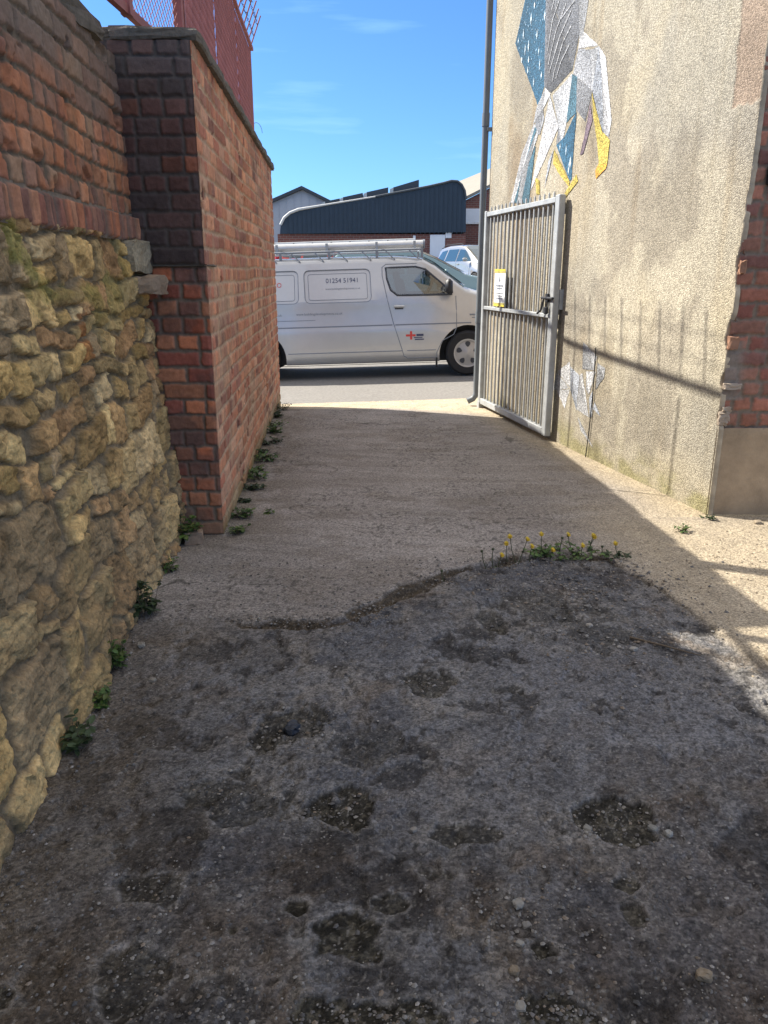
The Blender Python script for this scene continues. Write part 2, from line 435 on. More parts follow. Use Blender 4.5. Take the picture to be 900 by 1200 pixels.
# soldier course
Y, Z = uv(.85, 4.12, 1.545, 1.675, .006)
yy = Y + .012 * (fbm(Y * 9, Z * 3, 2, 61) - .5)
ci = np.floor(yy / .068); fx = (yy / .068 - ci - .5) * .068
kk = [hsh(ci, ci * 0, 70 + i) for i in range(6)]
top = 1.662 + .006 * (kk[0] - .5); bot = 1.556 - .012 * kk[1]
sd = np.maximum(np.abs(fx) - .030 + .004 * kk[2], np.maximum(Z - top, bot - Z)) + .006 * (fbm(Y * 40, Z * 25, 3, 62) - .4)
on = sst(.002, -.006, sd)
H = on * (.022 + .02 * (kk[3] - .5) + fx * (kk[4] - .5) * .5) + .010 * (fbm(Y * 50, Z * 20, 3, 63) - .5)
pal = np.array([C3(.33, .13, .07), C3(.24, .10, .07), C3(.40, .19, .11), C3(.26, .13, .09), C3(.20, .10, .075), C3(.36, .17, .10)])
col = mix(C3(.16, .13, .10) * np.ones(Y.shape + (1,)), pal[(kk[5] * 6).astype(int)] * (.6 + .8 * fbm(Y * 50, Z * 18, 4, 64))[..., None], on)
P = np.stack([oldx(Y, Z) + H + .012, Y, Z], -1)
grid('soldier_course', P, col, MT['brick'], rw)

# brick courses above
pal = [C3(.34, .15, .085), C3(.28, .125, .08), C3(.38, .18, .10), C3(.25, .135, .09), C3(.30, .185, .115), C3(.21, .12, .085)]
Y, Z = uv(.85, 4.12, 1.668, 2.365, .006)
h, col, on, k = bricks(Y, Z - 1.668, 81, course=.090, bl=.225, pal=pal, mort=C3(.125, .098, .068), joint=.008, wobble=1.8, worn=.008)
grey = sst(1.95, 2.25, Z + .25 * (fbm(Y * 3, Z * 3, 3, 82) - .5))
col = mix(col, (C3(.16, .13, .105) * (.7 + .6 * fbm(Y * 12, Z * 12, 4, 83))[..., None]), grey * .75 * (.4 + .6 * on))
org = sst(.55, .75, fbm(Y * 6, Z * 6, 4, 84)) * on * (1 - grey)
col = mix(col, C3(.42, .15, .06) * np.ones(Y.shape + (1,)), org * .55)
h = h * 1.05 + .016 * (fbm(Y * 4, Z * 4, 3, 85) - .5) - .02 * sst(.70, .76, fbm(Y * 9, Z * 9, 3, 86)) + .006 * (fbm(Y * 30, Z * 30, 4, 87) - .5) 
P = np.stack([oldx(Y, Z) + h + .006, Y, Z], -1)
grid('brick_courses', P, col, MT['brick'], rw)

# core of the wall, and the run of it behind the camera
b = MB()
for (y0, y1) in ((.85, 4.06), (-5.5, .85)):
    pts = []
    off = -.06 if y0 > 0 else 0.0
    for zz in (-.1, 1.55, 2.36): pts.append((float(oldx(0, zz)) + off, zz))
    pts += [(-1.62, 2.36), (-1.62, -.1)]
    A = [(x - .058 * y0, y0, z) for x, z in pts]; B = [(x - .058 * y1, y1, z) for x, z in pts]
    n = len(pts)
    b.add(A + B, [tuple(range(n)), tuple(range(2 * n - 1, n - 1, -1))] + [(i, n + i, n + (i + 1) % n, (i + 1) % n) for i in range(n)], 0, (.20, .15, .10))
b.build('wall_core', MT['stone'], rw, attr=True)

# coping: separate rough blocks, some missing
cr = random.Random(3)
def rough_block(c, d, seed, jit=.012, n=4, rot=0):
    """a lumpy stone block as vertices / faces (subdivided box with noise)"""
    rr = random.Random(seed); vs = []; fs = []; idx = {}
    def vert(i, j, k2):
        key = (i, j, k2)
        if key not in idx:
            p = Vector(((i / n - .5), (j / n - .5), (k2 / n - .5)))
            q = Vector([math.copysign(abs(t * 2) ** .9, t) / 2 for t in p])
            l = max(abs(t) for t in (p * 2)); rn = (p * 2).length
            q = q * (1 - .10 * max(0, rn - 1.15))
            v = Vector((q.x * d[0], q.y * d[1], q.z * d[2])) + Vector((rr.uniform(-jit, jit), rr.uniform(-jit, jit), rr.uniform(-jit, jit)))
            v = Matrix.Rotation(rot, 3, 'Z') @ v
            idx[key] = len(vs); vs.append(v + Vector(c))
        return idx[key]
    for a in range(n):
        for b2 in range(n):
            for s2 in (0, n):
                fs.append((vert(a, b2, s2), vert(a + 1, b2, s2), vert(a + 1, b2 + 1, s2), vert(a, b2 + 1, s2)))
                fs.append((vert(a, s2, b2), vert(a + 1, s2, b2), vert(a + 1, s2, b2 + 1), vert(a, s2, b2 + 1)))
                fs.append((vert(s2, a, b2), vert(s2, a + 1, b2), vert(s2, a + 1, b2 + 1), vert(s2, a, b2 + 1)))
    return vs, fs
y = 4.02; i = 0
for L, hgt, out, gap in ((.17, .03, -.05, .02), (.62, .085, -.01, .03), (.30, .05, -.05, .02), (.62, .08, -.02, .02), (.5, .07, -.02, .02), (.6, .08, -.02, .02), (.55, .08, -.02, .02)):
    bb = MB(); vs, fs = rough_block((float(oldx(y - L / 2, 2.4)) - .13 + out, y - L / 2, 2.355 + hgt / 2), (.34, L, hgt), 20 + i, .010)
    bb.add(vs, fs); o = bb.build('coping_stone', MT['capstone'], rw)
    y -= L + gap; i += 1
# a dressed stone and a tilted loose brick where the rubble meets the pier
bb = MB(); vs, fs = rough_block((-1.245, 3.93, 1.475), (.16, .30, .145), 55, .008); bb.add(vs, fs, 0, (.31, .265, .185)); bb.build('dressed_block', MT['stone'], rw, attr=True)
bb = MB(); vs, fs = rough_block((-1.145, 3.93, 1.345), (.15, .19, .085), 56, .008, rot=.35); bb.add(vs, fs, 0, (.30, .22, .15)); bb.build('jutting_brick', MT['brick'], rw, attr=True)

# ------------------------------------------------------------------ brick wall with end pier
bw = empty('brick_wall', (-1.05, 6.4, 0), 'tall red brick wall with sooty end pier and thin stone coping', 'wall')
pal = [C3(.49, .215, .12), C3(.43, .18, .105), C3(.52, .25, .145), C3(.38, .15, .095), C3(.49, .27, .175), C3(.30, .135, .095)]
U, V = uv(-.028, 4.72, -.05, 2.43, .0080)
h, col, on, k = bricks(U, V, 101, course=.0845, bl=.228, pal=pal, mort=C3(.42, .295, .20), joint=.009, wobble=1.5, worn=.008)
smear = sst(.50, .72, fbm(U * 2.2, V * 2.2, 5, 102)) * sst(1.6, .3, V)
col = mix(col, C3(.45, .32, .21) * (.8 + .4 * fbm(U * 20, V * 20, 3, 103))[..., None], smear * .65)
soot = sst(.52, .75, fbm(U * 2, V * 2, 4, 104)) * sst(1.2, 2.3, V)
col = mix(col, C3(.17, .12, .10) * np.ones(U.shape + (1,)), soot * .35)
eff = sst(.56, .72, fbm(U * 3.2, V * 2.4, 5, 107, .6)); col = mix(col, C3(.47, .33, .215) * (.75 + .5 * fbm(U * 30, V * 30, 3, 108))[..., None], eff * .5); h = h * (1 - .45 * eff)
dkb = sst(.58, .7, fbm(U * 4, V * 5, 5, 109, .6)); col = mix(col, col * .65, dkb * .45)
hol = sst(.74, .80, fbm(U * 8, V * 11, 3, 105))
h = h * .7 - .02 * hol
col = mix(col, col * .45, hol)
col = mix(col, C3(.14, .15, .06) * np.ones(U.shape + (1,)), sst(.16, .0, V + .12 * (fbm(U * 6, V * 6, 3, 106) - .5)) * .6)
ust = np.where(V > 1.437, -.026, .004)
h = h * sst(-.004, .014, U - ust)
grid('alley_face', wall_pts(LA, LD, LN, U, V, h), col, MT['brick'], bw, keep=(U > ust - .004)[:-1, :-1])

def pier_face(name, v0, v1, y0, dark, seed, x0=0, xr=.60):
    U, V = uv(-.003, xr, v0, v1, .006)
    pal = [C3(.42, .135, .065), C3(.36, .11, .06), C3(.46, .165, .08), C3(.28, .09, .06), C3(.19, .09, .065), C3(.38, .16, .085)]
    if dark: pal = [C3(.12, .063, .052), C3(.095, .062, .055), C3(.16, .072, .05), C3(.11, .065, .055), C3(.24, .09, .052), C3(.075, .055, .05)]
    h, col, on, k = bricks(U + .06, V, seed, course=.0845, bl=.228, pal=pal, mort=C3(.085, .07, .06) if dark else C3(.17, .13, .095), joint=.007, wobble=.8, worn=.005)
    if not dark:
        st = sst(.5, .7, fbm(U * 5, V * 8, 4, seed + 1)); col = mix(col, C3(.10, .07, .06) * np.ones(U.shape + (1,)), st * .6)
        st = sst(.5, .0, V + .3 * (fbm(U * 6, V * 6, 4, seed + 2) - .5)); col = mix(col, C3(.20, .15, .10) * np.ones(U.shape + (1,)), st * .5)
    else:
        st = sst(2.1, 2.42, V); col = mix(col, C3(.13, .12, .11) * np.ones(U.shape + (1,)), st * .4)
    P = np.empty(U.shape + (3,))
    P[..., 0] = LA[0] - U + x0; P[..., 1] = y0 - h * sst(-.003, .012, U); P[..., 2] = V
    grid(name, P, col, MT['brick'], bw, flip=True)
pier_face('pier', -.05, 1.436, 4.078, False, 111)
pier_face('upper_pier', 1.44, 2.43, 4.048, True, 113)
b = MB()
def lw(s, n, z): return (LA[0] + LD[0] * s + LN[0] * n, LA[1] + LD[1] * s + LN[1] * n, z)
b.add([lw(.10, -.006, -.1), lw(4.72, -.006, -.1), lw(4.72, -.34, -.1), lw(.10, -.62, -.1), lw(.10, -.006, 2.42), lw(4.72, -.006, 2.42), lw(4.72, -.34, 2.42), lw(.10, -.62, 2.42)],
      [(0, 3, 2, 1), (4, 5, 6, 7), (0, 1, 5, 4), (1, 2, 6, 5), (2, 3, 7, 6), (3, 0, 4, 7)], 0, (.22, .11, .08))
b.build('wall_core', MT['brick'], bw, attr=True)
b = MB(); vs, fs = rough_block((-1.2, 4.20, 1.437), (.615, .30, .012), 58, .002); b.add(vs, fs); b.build('pier_ledge', MT['capstone'], bw)
# coping slabs along the wall and on the pier
s = -.035; i = 0
while s < 4.74:
    L = min(cr.uniform(.42, .62), 4.76 - s)
    if L < .1: break
    c = lw(s + L / 2, -.168, 2.458)
    bb = MB(); vs, fs = rough_block((0, 0, 0), (.415, L - .006, .055), 70 + i, .004, 4); Mx = Matrix.Rotation(math.atan2(LD[1], LD[0]) - math.pi / 2, 3, 'Z')
    bb.add([Mx @ v + Vector(c) for v in vs], fs); bb.build('coping_slab', MT['capstone'], bw)
    s += L; i += 1
bb = MB(); vs, fs = rough_block((-1.33, 4.21, 2.457), (.40, .34, .055), 90, .008); bb.add(vs, fs); bb.build('coping_slab', MT['capstone'], bw)
# ------------------------------------------------------------------ rendered building on the right
rb = empty('rendered_building', (2.4, 5.5, 0), 'tall pebble-dashed building with painted bird mural and broken brick corner', 'building')
U, V = uv(-.02, RLEN, -.05, 5.4, .011)
def redge(v): return -.012 + .016 * fbm(v * 5 + 3, v * 0, 3, 201) + .012 * fbm(v * 30, v * 0, 2, 202) + .035 * np.exp(-((v - 1.06) / .10) ** 2) + .03 * np.exp(-((v - .80) / .05) ** 2) + .02 * np.exp(-((v - 1.45) / .08) ** 2) + .02 * np.exp(-((v - .60) / .04) ** 2) - .02 * sst(.58, .5, v)
RE = lambda v: np.maximum(redge(v), -.014)
H = .001 * (fbm(U * 2, V * 2, 3, 203) - .5)
base = C3(.362, .326, .252)
col = base * (.78 + .44 * fbm(U * 1.4, V * 1.0, 5, 204))[..., None]
streak = fbm(U * 5, V * .5, 5, 205)
col = mix(col, C3(.265, .20, .12) * np.ones(U.shape + (1,)), sst(.52, .72, streak) * .35)
col = mix(col, C3(.29, .27, .225) * np.ones(U.shape + (1,)), sst(.52, .7, fbm(U * 1.1, V * .8, 4, 206)) * .6)
col = mix(col, C3(.41, .355, .25) * np.ones(U.shape + (1,)), sst(.5, .7, fbm(U * 2.1, V * 1.6, 4, 207)) * .5)
foot = sst(.20, .04, V + .14 * (fbm(U * 4, V * 4, 4, 208) - .5))
col = mix(col, C3(.36, .32, .235) * (.7 + .4 * fbm(U * 9, V * 9, 4, 209))[..., None], foot * .8)
gr = sst(.5, .7, fbm(U * 3, V * 6, 4, 210)) * sst(.30, .05, V); col = mix(col, C3(.24, .22, .10) * np.ones(U.shape + (1,)), gr * .7)
gst = sst(2.2, 3.3, U) * sst(.5, .7, fbm(U * 4, V * .9, 4, 211)); col = mix(col, C3(.28, .21, .13) * np.ones(U.shape + (1,)), gst * .6)
gp1 = sst(.55, .63, fbm(U * 1.5 + 4, V * 1.1, 5, 216, .6)); col = mix(col, col * C3(.74, .73, .74), gp1 * .8)
drip = sst(.60, .72, fbm(U * 11, V * .45, 5, 217)); col = mix(col, col * C3(.74, .71, .65), drip * .28)
# cement patch at the top of the corner
pb = 2.27 + .05 * (fbm(U * 16, V * 0, 3, 212) - .5); pe = .245 + .03 * (fbm(V * 9, V * 0, 3, 213) - .5) + .02 * (V - 2.3)
pm = sst(-.004, .006, V - pb) * sst(-.004, .006, pe - U)
col = mix(col, C3(.265, .205, .155) * (.85 + .3 * fbm(U * 7, V * 7, 4, 214))[..., None], pm)
H = H - .006 * pm
keep = ~(U < RE(V))[:-1, :-1]
gw = grid('side_wall', wall_pts(RA, RD, RN, U, V, H), col, MT['dash'], rb, keep=keep, flip=True)
# broken edge of the render coat
vv = np.linspace(-.05, 5.4, 500); ue = RE(vv) - .003
P = np.empty((500, 3, 3))
for j, (du, hh) in enumerate(((.012, .0005), (.004, -.004), (.0, -.028))):
    uu = ue + du; P[:, j, 0] = RA[0] + RD[0] * uu + RN[0] * hh; P[:, j, 1] = RA[1] + RD[1] * uu + RN[1] * hh; P[:, j, 2] = vv
grid('render_edge', P, np.ones((500, 3, 1)) * C3(.40, .34, .25) * (.7 + .6 * fbm(vv * 20, vv * 0, 3, 215))[:, None, None], MT['cement'], rb)
# brick return under the missing render
U, V = uv(.006, .22, .50, 5.4, .007)
pal = [C3(.34, .16, .10), C3(.28, .12, .08), C3(.38, .19, .12), C3(.25, .11, .08)]
h, col, on, k = bricks(U + .02, V, 221, course=.0875, bl=.225, pal=pal, mort=C3(.36, .30, .23), joint=.010, worn=.012)
grid('corner_bricks', wall_pts(RA, RD, RN, U, V, h * 1.2 - .036), col, MT['brick'], rb, flip=True)
# front face: bricks above, cement plinth below
X, V = uv(1.962, 3.3, .50, 5.4, .0085)
pal = [C3(.30, .125, .085), C3(.25, .10, .075), C3(.34, .15, .10), C3(.21, .10, .08), C3(.28, .14, .10)]
h, col, on, k = bricks(X - 1.96, V, 223, course=.0885, bl=.228, pal=pal, mort=C3(.185, .145, .11), joint=.010, worn=.011, wobble=1.5)
gs = sst(.55, .75, fbm(X * 5, V * 4, 4, 224)); col = mix(col, C3(.15, .13, .12) * np.ones(X.shape + (1,)), gs * .6)
cm = sst(.16, .05, X - 1.96 + .1 * (fbm(X * 9, V * 9, 3, 225) - .5)) * (np.abs(V - .86) < .17)
col = mix(col, C3(.21, .18, .15) * np.ones(X.shape + (1,)), cm * .9); h = h * (1 - .6 * cm) + cm * .008
P = np.stack([X, 4.470 - h, V], -1)
grid('front_bricks', P, col, MT['brick'], rb)
X, V = uv(1.955, 3.3, -.06, .53, .02)
col = C3(.34, .255, .165) * (.7 + .6 * fbm(X * 5, V * 5, 5, 226))[..., None]
lip = sst(.535, .515, V)
P = np.stack([X, 4.462 - .006 * lip - .006 * (fbm(X * 6, V * 6, 4, 227) - .5), V], -1)
P[..., 1] -= 0.004
grid('plinth', P, col, MT['cement'], rb)
# lumps of loose mortar on the broken corner
for (z, dx, d, sd_) in ((.775, .045, (.10, .03, .028), 31), (.60, .02, (.06, .03, .05), 32), (.565, .015, (.05, .03, .04), 33), (1.02, .02, (.055, .03, .07), 34), (1.43, .015, (.03, .03, .07), 35), (.64, .03, (.05, .03, .03), 36)):
    bb = MB(); vs, fs = rough_block((1.965 + dx, 4.452, z), d, sd_, .006, 3); bb.add(vs, fs, 0, (.33, .27, .21) if z < 1 else (.28, .155, .10)); bb.build('mortar_lump', MT['cement'], rb, attr=True)
# body and roof
def rwp(u, n, z): return (RA[0] + RD[0] * u + RN[0] * n, RA[1] + RD[1] * u + RN[1] * n, z)
b = MB()
foot_ = [rwp(.03, -.05, 0)[:2], rwp(RLEN - .02, -.03, 0)[:2], rwp(RLEN - .02, -2.6, 0)[:2], (3.3, 4.49)]
b.prism([0, 1, 2, 3], None, None) if False else None
b.add([(x, y, -.1) for x, y in foot_] + [(x, y, 5.38) for x, y in foot_], [(3, 2, 1, 0), (4, 5, 6, 7)] + [(i, (i + 1) % 4, 4 + (i + 1) % 4, 4 + i) for i in range(4)], 0, (.35, .28, .2))
b.build('body', MT['cement'], rb, attr=True)
b = MB()
# far end render return and a simple pitched roof
e0 = rwp(RLEN, -.0, 0); 
rf = [(rwp(-.18, .12, 5.41)), (rwp(RLEN + .15, .12, 5.41)), (rwp(RLEN + .15, -1.3, 6.3)), (rwp(-.18, -1.3, 6.3)), (rwp(RLEN + .15, -2.8, 5.41)), (rwp(-.18, -2.8, 5.41))]
b.add(rf + [(x, y, z + .1) for x, y, z in rf], [(0, 1, 2, 3), (3, 2, 4, 5), (6, 9, 8, 7), (9, 11, 10, 8), (0, 6, 7, 1), (4, 10, 11, 5), (0, 3, 9, 6), (3, 5, 11, 9), (1, 7, 8, 2), (2, 8, 10, 4)])
b.build('roof', MT['dkroof'], rb)
# small iron hinge on the front bricks
b = MB(); b.box((2.10, 4.448, 1.90), (.10, .035, .10), bev=.006); b.tube([(2.10, 4.43, 1.90), (2.10, 4.40, 1.90)], .016, 10); b.build('iron_bracket', MT['dark'], rb)

MCOL = {"blue": (.034, .10, .16), "strip": (.22, .23, .25), "dark": (.135, .14, .15), "light": (.31, .315, .32), "white": (.44, .44, .44), "white2": (.38, .385, .39), "mid": (.26, .265, .275), "grey": (.33, .35, .38), "grey2": (.34, .345, .35), "teal": (.065, .135, .175), "yellow": (.40, .315, .075), "orange": (.62, .33, .06), "purple": (.16, .12, .14)}
MURAL=[
('blue', [(3.313, 3.739), (2.902, 3.617), (2.891, 3.541), (2.827, 2.89), (2.931, 2.761), (3.539, 3.386)]) ,
('strip', [(2.902, 3.617), (2.825, 3.595), (2.821, 3.521), (2.801, 2.878), (2.827, 2.89)]) ,
('dark', [(2.825, 3.595), (2.286, 3.434), (2.22, 3.125), (2.299, 2.901), (2.679, 2.816), (2.801, 2.878)]) ,
('light', [(2.286, 3.434), (2.098, 3.378), (2.1, 3.314), (2.149, 3.118), (2.211, 3.089)]) ,
('white', [(2.15, 3.124), (1.896, 2.972), (2.218, 3.028), (2.211, 3.089)]) ,
('mid', [(2.28, 2.874), (2.218, 3.028), (2.015, 2.973), (1.934, 2.687), (2.015, 2.49), (2.175, 2.594)]) ,
('light', [(2.015, 2.973), (1.882, 2.965), (1.934, 2.687)]) ,
('grey', [(1.882, 2.965), (1.812, 2.784), (1.699, 2.354), (1.796, 2.47), (1.934, 2.687)]) ,
('white', [(1.882, 2.965), (1.765, 2.871), (1.601, 2.438), (1.619, 2.331), (1.699, 2.354), (1.812, 2.784)]) ,
('grey2', [(2.642, 2.79), (2.295, 2.877), (2.346, 2.539), (2.4, 2.386), (2.518, 2.415), (2.487, 2.53)]) ,
('teal', [(2.294, 2.871), (2.201, 2.833), (2.188, 2.584), (2.346, 2.539)]) ,
('blue', [(2.175, 2.594), (2.185, 2.109), (2.214, 2.099), (2.516, 2.402), (2.362, 2.442)]) ,
('white', [(2.695, 2.806), (2.487, 2.53), (3.002, 2.097), (2.864, 2.424)]) ,
('white2', [(2.801, 2.878), (2.685, 2.811), (2.819, 2.721), (3.024, 2.637), (2.951, 2.771)]) ,
('mid', [(2.819, 2.721), (2.789, 2.638), (2.861, 2.531), (2.977, 2.576), (2.973, 2.669)]) ,
('white', [(3.005, 2.641), (2.946, 2.611), (3.399, 2.029), (3.478, 2.035), (3.247, 2.435)]) ,
('teal', [(2.976, 2.616), (2.931, 2.582), (3.227, 2.29), (3.313, 2.022), (3.39, 2.028)]) ,
('light', [(2.931, 2.582), (2.896, 2.543), (3.074, 2.329), (3.209, 2.014), (3.305, 2.022), (3.227, 2.29)]) ,
('teal', [(2.942, 2.462), (3.027, 2.0), (3.2, 2.013), (3.074, 2.329)]) ,
('grey', [(2.532, 2.404), (2.705, 2.083), (2.649, 2.29)]) ,
('yellow', [(2.544, 2.374), (2.213, 2.093), (2.222, 2.056), (2.414, 2.172), (2.554, 2.265)]) ,
('yellow', [(1.939, 2.682), (1.729, 2.381), (1.602, 2.306), (1.612, 2.151), (1.744, 2.167), (1.775, 2.274), (1.882, 2.508)]) ,
('orange', [(1.744, 2.167), (1.612, 2.151), (1.632, 2.119), (1.766, 2.065), (1.789, 2.126)]) ,
('purple', [(1.952, 2.6), (1.892, 2.487), (2.007, 2.271), (2.063, 2.266), (2.002, 2.412)]) ,
('yellow', [(2.1, 2.137), (2.062, 2.084), (2.144, 2.043), (2.287, 1.973), (2.336, 1.984), (2.181, 2.084)]) ,
('yellow', [(2.904, 2.198), (2.806, 2.161), (2.79, 2.05), (2.864, 2.056)]) ,
]
FACETS=[
('white', [(2.213, 0.602), (1.989, 0.705), (1.955, 0.496)]) ,
('light', [(2.221, 0.594), (1.962, 0.49), (2.284, 0.432)]) ,
('white', [(2.209, 0.443), (1.954, 0.486), (2.024, 0.311)]) ,
('grey', [(1.976, 0.672), (1.805, 0.617), (1.806, 0.33), (1.941, 0.48)]) ,
('white', [(1.798, 0.618), (1.751, 0.643), (1.588, 0.314), (1.796, 0.34)]) ,
('light', [(1.776, 0.881), (1.536, 0.792), (1.568, 0.684), (1.759, 0.672)]) ,
('white', [(1.693, 0.663), (1.533, 0.679), (1.618, 0.49), (1.669, 0.519)]) ,
('light', [(1.512, 0.747), (1.393, 0.722), (1.397, 0.651), (1.51, 0.541)]) ,
('white2', [(1.768, 0.285), (1.579, 0.135), (1.477, 0.093), (1.716, 0.193)]) ,
('grey', [(1.51, 0.445), (1.393, 0.352), (1.535, 0.392)]) ,
('grey', [(1.606, 0.463), (1.55, 0.536), (1.534, 0.327), (1.575, 0.32)]) ,
]
MLINES = [[(2.618, 3.463), (2.729, 3.351), (2.79, 3.146)], [(2.485, 3.402), (2.649, 3.258), (2.764, 3.041)], [(2.384, 3.327), (2.575, 3.191), (2.737, 2.972)], [(2.334, 3.381), (2.564, 3.319)], [(2.366, 3.22), (2.504, 3.138), (2.636, 2.963), (2.658, 2.893)], [(2.376, 3.095), (2.515, 3.009), (2.594, 2.905)], [(2.718, 3.492), (2.757, 3.431)]]
STARS = [(3.343, 3.41), (3.211, 3.286), (3.183, 3.486), (2.977, 3.191), (2.891, 3.431), (3.355, 3.213), (3.203, 3.099), (3.054, 2.975), (3.458, 3.386), (2.943, 3.081), (3.122, 3.57), (3.195, 3.177), (2.895, 2.993), (2.314, 2.336), (2.431, 2.377), (2.221, 2.237), (2.244, 2.19), (3.034, 3.332), (3.286, 3.277)]
def paint(name, polys, extra=None):
    b = MB(); lay = 0
    parts = []
    for c, p in polys:                                  # long facets are folded: a lighter and a darker half
        if len(p) >= 4 and c not in ('yellow', 'orange', 'purple', 'blue', 'teal'):
            m_ = len(p) // 2; parts += [(c, p[:m_ + 1], 1.10), (c, p[m_:] + p[:1], .74)]
        else: parts.append((c, p, 1.0))
    for c, p, tone in parts:
        lay += 1; jr = random.Random(lay * 7); q_ = []
        for (u0, z0), (u1, z1) in zip(p, p[1:] + p[:1]):     # sprayed edges wander a little on the rough wall
            n_ = max(1, int(math.hypot(u1 - u0, z1 - z0) / .035))
            for t_ in range(n_): q_.append((u0 + (u1 - u0) * t_ / n_ + jr.uniform(-.004, .004) * (t_ > 0), z0 + (z1 - z0) * t_ / n_ + jr.uniform(-.004, .004) * (t_ > 0)))
        p = q_; hh = .0016 + .00008 * lay
        rr = random.Random(lay); f = rr.uniform(.92, 1.08) * tone
        # each facet is cut into a fan and slightly varied, as sprayed stencils are
        nn = len(p); ph = rr.uniform(0, 6.28); bi = len(b.v)
        b.add([rwp(u, hh, z) for u, z in p], [tuple(range(nn))], 0, (1, 1, 1))
        for i_ in range(nn):
            g_ = f * (1 + .20 * math.sin(6.283 * i_ / nn + ph)); b.c[bi + i_] = tuple(t * g_ for t in MCOL[c])
    if extra: extra(b, lay)
    return b.build(name, MT['paint'], gw, attr=True, fix=False)
def extra(b, lay):
    hh = .0016 + .00008 * (lay + 2)
    for ln in MLINES:                                    # feather strokes
        for (a, c) in zip(ln[:-1], ln[1:]):
            a = Vector(a); c = Vector(c); n = (c - a).normalized(); q = Vector((-n.y, n.x)) * .008
            b.add([rwp(*(p[0], hh, p[1])) for p in (a - q, c - q * .7, c + q * .7, a + q)], [(0, 1, 2, 3)], 0, (.34, .345, .35))
    rr = random.Random(5)
    for (u, z) in STARS:
        w = rr.uniform(.008, .016); t = rr.uniform(.025, .05)
        b.add([rwp(u - w, hh + .0003, z), rwp(u, hh + .0003, z - t), rwp(u + w, hh + .0003, z), rwp(u, hh + .0003, z + t)], [(0, 1, 2, 3)], 0, (.50, .60, .66))
    for k2 in range(70):                                  # speckle of small stars
        u = rr.uniform(2.86, 3.45); z = rr.uniform(2.85, 3.6)
        lo_ = 3.5 - 1.05 * (3.55 - u) if u < 3.3 else 3.38
        if not (u < 3.50 and z > 2.83 + (u - 2.88) * .80 and (u > 2.87)): continue
        w = .0045
        b.add([rwp(u - w, hh + .0004, z), rwp(u, hh + .0004, z - w * 2), rwp(u + w, hh + .0004, z), rwp(u, hh + .0004, z + w * 2)], [(0, 1, 2, 3)], 0, (.30, .42, .52))
MURAL += [('blue', [(3.310, 3.745), (2.903, 3.623), (2.80, 4.35), (2.95, 4.30)]), ('dark', [(2.822, 3.600), (2.288, 3.440), (2.36, 4.25), (2.62, 4.55), (2.76, 4.40)]), ('light', [(2.282, 3.440), (2.100, 3.384), (2.20, 4.05), (2.34, 4.22)])]
paint('bird_mural', MURAL, extra)
paint('facet_mural', FACETS)
for o in (rb,): pass

# thin black cable hanging down the wall
b = MB(); b.tube([rwp(1.545, .012, .86), rwp(1.536, .014, .78), rwp(1.532, .013, .474), rwp(1.548, .012, .2), rwp(1.564, .016, -.01)], .004, 6)
tag(b.build('cable', MT['black']), 'thin black cable running down the pebble-dashed wall across white painted facets', 'cable')

# ------------------------------------------------------------------ drainpipe at the far corner
dp = empty('drainpipe', rwp(RLEN + .05, .02, 0), 'grey plastic drainpipe down the far corner of the rendered building', 'drainpipe')
b = MB(); pu, pn = RLEN + .06, .045
b.tube([rwp(pu, pn, 5.3), rwp(pu, pn, .22)], .033, 14); b.build('pipe', MT['pipe'], dp, smooth=True)
for z in (2.86, .95, 4.6):
    b = MB(); b.tube([rwp(pu, pn, z + .06), rwp(pu, pn, z - .06)], .039, 14); b.build('collar', MT['pipe'], dp, smooth=True)
    b = MB(); b.box(rwp(pu - .03, pn - .03, z - .09), (.05, .07, .03)); b.build('pipe_bracket', MT['pipe'], dp)
b = MB(); b.tube([rwp(pu, pn, .22), rwp(pu, pn, .12), rwp(pu + .01, pn + .03, .075), rwp(pu + .02, pn + .09, .045)], .033, 12); b.build('outlet_shoe', MT['pipe'], dp, smooth=True)

# ------------------------------------------------------------------ steel gate folded back against the wall
GA = Vector((1.052, 8.39)); GB = Vector((1.424, 6.585)); gd = (GB - GA); GL = gd.length; gd = gd / GL; gn = Vector((-gd.y, gd.x)) * -1
if gn.x > 0: gn = -gn
ga = math.atan2(gd.y, gd.x); GM = Matrix.Rotation(ga, 3, 'Z')
def gp(s, n, z): return (GA[0] + gd[0] * s + gn[0] * n, GA[1] + gd[1] * s + gn[1] * n, z)
gt = empty('gate', gp(GL / 2, 0, 0), 'grey steel bar gate folded back against the rendered wall', 'gate')
b = MB(); b.box(gp(GL - .04, 0, 1.02), (.085, .055, 1.96), 0, GM, .006); b.build('closing_stile', MT['gatepaint'], gt)
b = MB(); b.box(gp(.03, 0, 1.02), (.06, .055, 1.96), 0, GM, .006); b.build('hinge_stile', MT['gatepaint'], gt)
for nm, z, hh in (('top_rail', 1.965, .042), ('middle_rail', 1.055, .034), ('bottom_rail', .075, .06)):
    b = MB(); b.box(gp(GL / 2 - .01, 0, z), (GL - .155, .05 if hh < .05 else .054, hh), 0, GM, .004); b.build(nm, MT['gatepaint'], gt)
nb = 16
for i in range(nb):
    s = .085 + (GL - .20) * (i + .5) / nb
    b = MB(); b.tube([gp(s, 0, .07), gp(s, 0, 2.02), gp(s, 0, 2.035)], [.0095, .0095, .005], 8); b.build('bar', MT['gatepaint'], gt, smooth=True)
SX, SZ = .56, 1.262
sg = MB(); sg.box(gp(SX, .032, SZ), (.30, .004, .35), 0, GM); sign = sg.build('sign', MT['white'], gt)
tag(sign, 'white warning sign with yellow bands')
sg = MB()
